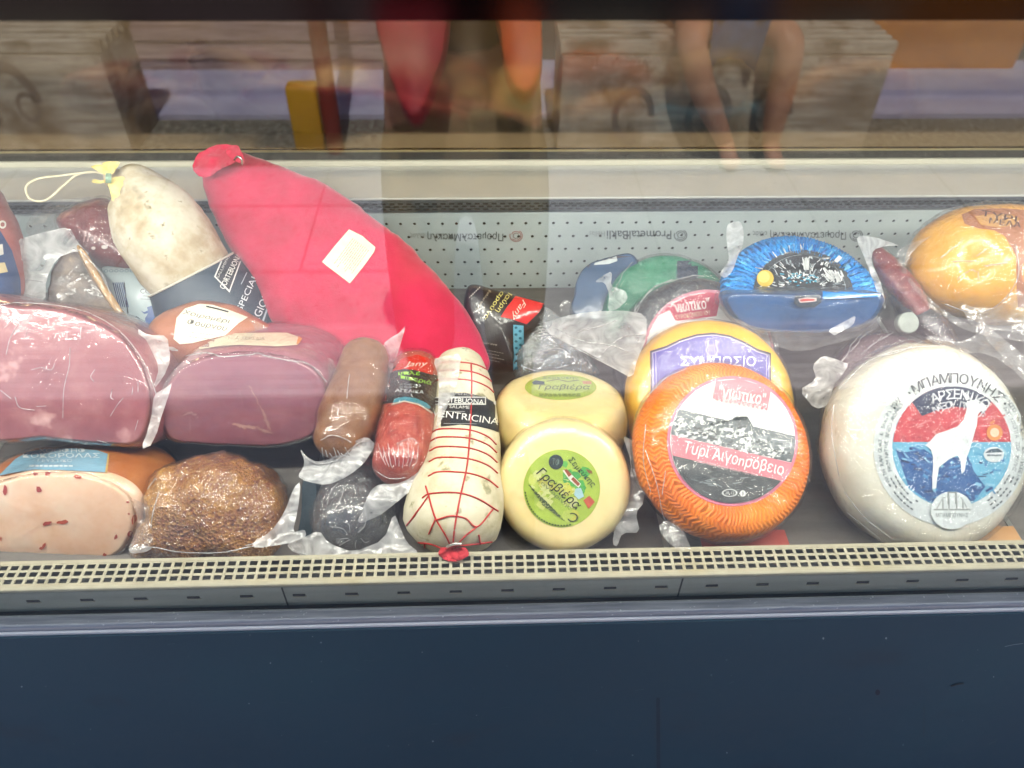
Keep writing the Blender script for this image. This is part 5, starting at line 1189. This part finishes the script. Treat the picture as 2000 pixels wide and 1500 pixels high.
# --- big yellow cheese, upper right
poly = [(1778, 560), (1772, 510), (1795, 455), (1845, 418), (1910, 408), (1990, 412), (2060, 440), (2080, 540), (2040, 620), (1960, 636), (1900, 622), (1830, 605)]
b = pillow(poly, 1.04, .075, .06, .45, seed=14, n=N(8, 0), amp=.003, fr=12)
dm = P(1915, 517, .97)
Vn = []
for v in b[0]:
    rel = v - CPOS; d_ = rel.dot(F); px = 1000 + FPX * rel.dot(R) / d_; py = 750 - FPX * rel.dot(U) / d_
    q = math.hypot(px - 1915, (py - 512) * .8) / 26
    Vn.append(v + F * (.022 * math.exp(-q * q)) if d_ < 1.06 else v)
b = (Vn, b[1])
t = thing('large_cheese', 'large rounded golden cheese with a dimple and brown label, above the white wheel', 'cheese', base_of(b[0]), GC)
mesh_obj('cheese_body', *b, pmat('deep yellow rind', [(.3, 'dd971c'), (.5, 'e8aa34'), (.7, 'eebc50')], 9, .36, coat=.4, coat_bump=.2, sss=.15), t)
pr = Print(*b, off=.001, step=12)
pr.poly([(1878, 420), (1905, 409), (1960, 408), (2010, 412), (2040, 470), (2030, 600), (1988, 600), (1985, 560), (1984, 500), (1962, 462), (1940, 450), (1910, 447), (1884, 438)], 'a8683e')
pr.poly([(1904, 424), (1930, 420), (1975, 420), (1990, 428), (1985, 440), (1950, 446), (1915, 440)], 'c8924a', 1).poly([(1996, 515), (2010, 505), (2020, 540), (2005, 560), (1994, 545)], 'd07c3c', 1)
pr.text('ΤΥΡΙ', 1950, 424, 70, -10, 11, '4a2416', 3, .01).text('ΜΕΛΑ', 1962, 437, 62, -8, 11, '4a2416', 3, .01)
pr.build('label', t, INK)
mesh_obj('plastic_wrap', *shell(*b, .004, .003, 40, 3), FILMW, t)
mesh_obj('glint_fold', *strands(*b, [[(1848, 590), (1900, 605), (1950, 590), (1985, 540), (1980, 480)], [(1862, 512), (1905, 508)], [(1925, 520), (1965, 514)], [(1910, 500), (1928, 486)], [(1840, 505), (1858, 490), (1878, 472)], [(1870, 545), (1880, 535), (1905, 530), (1912, 548)]], 0.77, 1.0, .004), FOLD, t)
f = sheet([(1750, 492, 1.03), (1770, 478, 1.03), (1825, 458, 1.01), (1800, 475, 1.01), (1775, 500, 1.02), (1772, 540, 1.01), (1830, 600, .98), (1900, 640, .965), (1960, 640, .965), (2010, 650, .965), (2010, 670, .96), (1905, 652, .96), (1870, 640, .965), (1800, 590, .99), (1760, 530, 1.02)], .008, seed=68); mesh_obj('film_flap', *f, FLAPC, t)
f = sheet([(1870, 592, .97), (1900, 600, .965), (1950, 602, .965), (1985, 560, .965), (2005, 580, .96), (2005, 650, .955), (1950, 645, .955), (1900, 640, .96)], .010, seed=69); mesh_obj('film_flap', *f, FLAPC, t)

# --- dark red and black sausages leaning by the blue half
b = tube([(1716, 496, 1.05, 14), (1740, 530, 1.04, 24), (1775, 575, 1.02, 26), (1800, 610, 1.0, 18)], seed=15, amp=.002)
t = thing('cured_sausage', 'dark red cured sausage slanting beside the blue foil half cheese', 'sausage', base_of(b[0]), GS)
mesh_obj('sausage_body', *b, pmat('dark red casing', [(.3, '5c2022'), (.6, '84383a'), (.75, 'b07a74')], 60, .3, coat=.8, coat_bump=.6, bump=.4), t)
mesh_obj('plastic_wrap', *shell(*b, .002, .002, 70, 4), FILMW, t)
b = tube([(1752, 585, 1.03, 14), (1778, 605, 1.02, 26), (1815, 630, 1.0, 28), (1850, 668, .98, 16)], seed=16, amp=.002)
t = thing('cured_sausage', 'black cured sausage with grey bloom slanting under the dark red one', 'sausage', base_of(b[0]), GS)
mesh_obj('sausage_body', *b, pmat('black bloom casing', [(.3, '2c262a'), (.6, '4e484c'), (.75, '8a8688')], 50, .35, coat=.7, coat_bump=.6, bump=.4), t)
mesh_obj('plastic_wrap', *shell(*b, .002, .002, 70, 5), FILMW, t)
b = wheel(P(1775, 630, .985), N(4, 0), mpx(21, .985), .012, .002, 0, 40, .0005, seed=17)
t = thing('small_cheese', 'tiny pale round cheese peeking over the big white wheel', 'cheese', base_of(b[0]), GC); mesh_obj('cheese_body', *b, pmat('off white paste', ['7d847e', '979e96'], 40, .6, coat=.2), t)
# --- maroon wheel behind the white one
b = wheel(P(1745, 742, .98), N(22, -4), mpx(108, .98), .05, .012, .002, 100, .0012, seed=18)
t = thing('round_cheese', 'dark maroon cheese wheel in clear film, mostly hidden behind the big white wheel', 'cheese', base_of(b[0]), GC)
mesh_obj('cheese_body', *b, pmat('maroon rind', [(.3, '3c262c'), (.7, '5c4048')], 20, .35, coat=.8, coat_bump=.5), t)
mesh_obj('plastic_wrap', *shell(*b, .004, .003, 40, 4), FILMW, t)
mesh_obj('glint_fold', *strands(*b, [[(1660, 690), (1690, 660), (1730, 645), (1775, 640), (1820, 650)], [(1680, 695), (1710, 670), (1750, 652), (1790, 648)], [(1640, 720), (1670, 672), (1720, 640), (1790, 634)]], 0.84, .97, .005), FOLD, t)
f = sheet([(1586, 714, .93), (1606, 694, .93), (1632, 702, .93), (1656, 712, .92), (1642, 736, .915), (1626, 752, .91), (1616, 790, .90), (1590, 800, .90), (1558, 762, .91), (1592, 742, .915)], .007, seed=70); mesh_obj('film_flap', *f, FLAP, t)

# --- big white wheel
n = N(5, 11); c = P(1846, 872, .86)
b = wheel(c, n, mpx(208, .86), .072, .022, .003, seed=19, amp=.003, fr=14, seg=140)
WHT = pmat('white rind', [(.25, 'ccc2a6'), (.45, 'd9d3bf'), (.7, 'e2dfd2')], 12, .45, coat=.6, coat_rough=.12, coat_bump=.9, bump=.5, bump_scale=28, sss=.1, spots=[(6, .6, .8, 'd8bf9c')], bump_dist=.004)
t = thing('round_cheese', 'big white cheese wheel in clear film with round goat label, right end of front row', 'cheese', base_of(b[0]), GC)
mesh_obj('cheese_body', *b, WHT, t)
pr = Print(*b, (1855, 874, 150, 153, 0), step=12, off=.001)
pr.ell(0, 0, 1, 1, 'dfe5e4').ell(.015, .01, .775, .77, '6fb4d2', 1)
K = .77
def seg_(y0, y1, n=60):
    pts = []
    a0_, a1_ = math.asin(y0 / K), math.asin(y1 / K)
    for i in range(21): a = a0_ + (a1_ - a0_) * i / 20; pts.append((.015 + K * math.cos(a), .01 + K * math.sin(a)))
    for i in range(21): a = PI - (a1_ + (a0_ - a1_) * i / 20); pts.append((.015 + K * math.cos(a), .01 + K * math.sin(a)))
    return pts
pr.poly(seg_(.06, .76), 'c8464c', 2)
rn = random.Random(41)
for k in range(130):
    x, y = rn.uniform(-.74, .76), rn.uniform(.08, .6)
    if math.hypot(x - .015, y) < .7: a = rn.uniform(-.9, .5); l = rn.uniform(.03, .12); pr.line([(x, y), (x + l * math.cos(a), y + l * math.sin(a))], rn.uniform(.008, .022), rn.choice(('d8787a', 'b43a42', 'e0a09c', 'cc5a58')), 3)
nav = [(-.50, .56)] + [(.015 + K * math.cos(rad(a)), .01 + K * math.sin(rad(a))) for a in range(133, 44, -6)] + [(.42, .42), (.3, .49), (.05, .52), (-.2, .47), (-.38, .40)]
pr.poly(nav, '2b3350', 4)
for k in range(170):
    x, y = rn.uniform(-.74, .76), rn.uniform(-.74, .03)
    if math.hypot(x - .015, y) < .72:
        a = rn.uniform(-1, .6); l = rn.uniform(.03, .13)
        col = rn.choice(('2b4c86', '3a70aa', '1f3866', '8cc4dc', '4a92c2')) if y < -.12 - .2 * x + .2 * abs(x) else rn.choice(('8cc4dc', '5aa6cc', 'a4d2e2', '62aacc'))
        pr.line([(x, y), (x + l * math.cos(a), y + l * math.sin(a))], rn.uniform(.012, .04), col, 3)
pr.poly([(-.72, -.02), (-.6, -.06), (-.35, -.02), (-.2, -.12), (.1, -.16), (.2, -.06), (.3, -.3), (.45, -.5), (.3, -.68), (0, -.74), (-.3, -.68), (-.55, -.5)], '2f5c96', 2)
goat = [(-.34, .03), (-.27, .09), (-.2, .17), (-.05, .22), (.08, .27), (.16, .36), (.2, .5), (.18, .56), (.24, .6), (.33, .61), (.42, .56), (.46, .51), (.45, .47), (.38, .46), (.34, .42), (.33, .3), (.28, .12), (.24, -.02), (.2, -.12), (.17, -.3), (.13, -.34), (.12, -.18), (.08, -.1), (-.02, -.14), (-.1, -.2), (-.16, -.25), (-.19, -.4), (-.2, -.52), (-.25, -.53), (-.25, -.38), (-.24, -.24), (-.24, -.12), (-.27, -.02)]
pr.poly(goat, 'e6ebea', 5, False).poly([(.2, .6), (.14, .68), (.18, .7), (.25, .62)], 'd8dede', 5, False).line([(.33, .57), (.37, .565)], .02, '2b3350', 6).poly([(.42, .47), (.45, .40), (.40, .46)], 'd8dede', 5, False)
pr.ell(.56, .19, .105, .105, 'd88a4e', 5, n=22, hole=.6).ell(.56, .19, .06, .06, 'd4bca0', 5, n=16, sub=False).line([(.5, .3), (.56, .34)], .03, 'd88a4e', 5)
pr.ell(.55, -.09, .13, .1, 'dce2e2', 5, n=20, sub=False).poly([(.43, -.07), (.5, -.02), (.6, -.01), (.67, -.06)], '4a5a68', 6, False).tiny(.46, -.1, .65, -.1, .025, '68737a', 6)
pr.ell(.0, -.80, .27, .24, 'dfe5e4', 6, sub=False)
for x in (-.12, -.04, .06, .14): pr.line([(x, -.78), (x, -.66)], .02, 'a8aca8', 7)
pr.poly([(-.06, -.58), (.06, -.58), (.06, -.56), (-.06, -.56)], '8f9490', 7, False).line([(-.05, -.58), (-.05, -.72)], .025, '8f9490', 7).line([(.05, -.58), (.05, -.72)], .025, '8f9490', 7).line([(-.24, -.79), (.24, -.79)], .02, 'a8aca8', 7).line([(-.2, -.78), (-.12, -.64), (-.02, -.62)], .015, 'b4b8b4', 7).line([(.2, -.78), (.12, -.64), (.02, -.62)], .015, 'b4b8b4', 7)
pr.text('ΜΠΑΜΠΟΥΝΗΣ', .0, -.86, .42, 0, .055, '7a807c', 7)
pr.arc('·ΜΠΑΜΠΟΥΝΗΣ·', 0, 0, .885, 84, 98, .13, '23282c', 7, .004).arc('ΑΡΣΕΝΙΚΟ', .03, .0, .68, 83, 66, .125, 'e4e8ea', 7, .004).arc('ΝΑΞΟΥ Π.Ο.Π.', .03, .0, .545, 82, 76, .09, 'e4e8ea', 7, .002)
pr.arc('WITH RAW GOAT & SHEEPS MILK', 0, 0, .935, 172, 72, .05, '5a6064', 7).arc('FROM NATIVE BREED ANIMALS', 0, 0, .855, 170, 62, .05, '5a6064', 7)
pr.arc('ΜΕ ΝΩΠΟ ΓΑΛΑ ΚΑΤΣ. ΚΑΙ ΠΡΟΒΕΙΟ', 0, 0, .935, 10, 72, .05, '5a6064', 7).arc('ΑΠΟ ΝΤΟΠΙΑ ΖΩΑ ΦΥΛΗΣ', 0, 0, .855, 8, 58, .05, '7a8084', 7)
for a in (139, 142.5, 146): pr.ell(.9 * math.cos(rad(a)), .9 * math.sin(rad(a)), .018, .018, '2c3236', 7, n=8, sub=False)
for k in range(3):
    for s, a_ in ((1, 206), (1, 304)):
        for q in range(9):
            a = rad(a_ + q * 3.6); r2 = .94 - k * .06
            if rn.random() < .8: pr.line([(r2 * math.cos(a), r2 * math.sin(a)), (r2 * math.cos(a + .045), r2 * math.sin(a + .045))], .022, '6a7074', 7)
pr.build('label', t, INK)
mesh_obj('plastic_wrap', *shell(*b, .004, .0026, 30, 9), FILMW, t)
f = sheet([(1800, 660, .90), (1830, 655, .895), (1860, 670, .89), (1890, 662, .89), (1915, 645, .90), (1945, 650, .90), (1990, 690, .885), (2030, 740, .875), (2030, 800, .865), (1990, 730, .865), (1930, 690, .87), (1870, 690, .875)], .006, seed=71); mesh_obj('film_flap', *f, FLAPC, t)
f = sheet([(1905, 625, .96), (1930, 640, .94), (1995, 690, .90), (2030, 725, .89), (2030, 755, .88), (1960, 700, .89), (1915, 655, .93)], .006, seed=72); mesh_obj('film_flap', *f, FLAPC, t)
mesh_obj('glint_fold', *strands(*shell(*b, .0045, 0), [[(1640, 760), (1700, 705), (1780, 680), (1850, 676)], [(1650, 960), (1690, 1010), (1740, 1050)], [(1630, 790), (1626, 850), (1640, 930)], [(1690, 700), (1750, 690), (1800, 668)], [(1655, 1000), (1720, 1052)]], 0.77, .86, .001), FOLD, t)

# --- black pack with yellow writing, red tag
poly = [(912, 560), (965, 566), (1010, 578), (1062, 595), (1050, 640), (1010, 690), (1005, 728), (930, 715), (912, 640)]
b = pillow(poly, 1.04, .03, .03, .4, seed=20)
t = thing('salami_pack', 'black printed salami pack with yellow writing and red tag, behind the ham bag', 'pack', base_of(b[0]), GS)
mesh_obj('pack_body', *b, pmat('black film', [(.3, '1d1718'), (.7, '2e2426')], 16, .35, coat=.6, coat_bump=.5), t)
pr = Print(*b, off=.001, step=8)
pr.poly([(1007, 579), (1062, 594), (1050, 612), (1028, 633), (1000, 624), (978, 619), (990, 600)], 'c83434', 0)
pr.text('Μαύρη', 986, 588, 52, -124, 12, 'd8cc7c', 2, .004).text('καρούνα', 966, 594, 70, -124, 11, 'd8cc7c', 2, .004).text('Σαλάμι αέρος', 944, 587, 44, -124, 5, 'b8a890', 2).text('Fany', 1012, 606, 42, -125, 14, 'e6c8b8', 2, shear=.3)
pr.text('παραμοσύνα', 950, 670, 42, -10, 5, 'b0a8a0', 2)
for k in range(4): pr.tiny(940, 681 + k * 6, 985, 690 + k * 6, 1.2, '8a8480', 1, seed=k)
for k in range(7): pr.line([(918 + k * 3, 582 - k * 3), (919 + k * 3, 580 - k * 3)], 2, 'c8c0b8', 1)
pr.poly([(1002, 634), (1022, 636), (1022, 728), (1002, 728)], '5f9cb2', 1)
for k in range(14): pr.ell(1007 + (k % 2) * 8, 640 + k * 6.5, 3, 2.6, '2f6478', 2, n=8, sub=False)
pr.build('label', t, INKF)
b2 = pillow([(1005, 640), (1030, 632), (1060, 600), (1090, 620), (1130, 640), (1150, 690), (1165, 740), (1010, 740)], 1.05, .028, .03, .4, seed=21, amp=.004)
mesh_obj('clear_bag', *b2, film_mat('silver clear film', .16, .2, .12, 1.2, 45, tint=(.75, .85, .9)), t)
mesh_obj('glint_fold', *strands(*b2, [[(1030 + k * 3, 640 + k * 4), (1050 + k * 4, 628 + k * 5), (1072 + k * 3, 636 + k * 5)] for k in range(6)] + [[(1020, 715), (1060, 725), (1110, 712)], [(1050, 690), (1090, 680), (1120, 700)]], 0.56, 1.03, .002), FOLD, t)
f = sheet([(1040, 598, 1.03), (1070, 600, 1.03), (1100, 622, 1.03), (1110, 640, 1.02), (1085, 640, 1.02), (1060, 630, 1.02)], .006, seed=73); mesh_obj('film_flap', *f, FLAPC, t)

# --- orange cards and corner things at the foot of the wheels
q = on_z(1465, 1066, .724)
mesh = bevel(mesh_obj('price_card', *box(q.x - .055, q.x + .045, q.y - .004, q.y + .02, .7232, .7262), pmat('red card', 'a8463c', 20, .5)), .0008); mesh['label'] = 'red card lying flat under the orange cheese wheel'; mesh['category'] = 'card'; mesh['kind'] = 'thing'
q = on_z(1945, 1058, .724)
mesh = bevel(mesh_obj('price_card', *box(q.x - .025, q.x + .03, q.y - .004, q.y + .02, .7232, .7262), pmat('tan card', 'b88a58', 20, .5)), .0008); mesh['label'] = 'tan card lying flat under the big white cheese wheel'; mesh['category'] = 'card'

# folds belong to the film they crease
for r in [o for o in bpy.data.objects if o.get('category') and o.type == 'EMPTY']:
    ch = list(r.children); fo = [o for o in ch if o.name.startswith('glint_fold')]
    wr = [o for o in ch if o.name.startswith('plastic_wrap')] or [o for o in ch if o.name.startswith('film_flap')] or [o for o in ch if o.name.endswith('body')]
    for o in fo: join_into(wr[0], o)
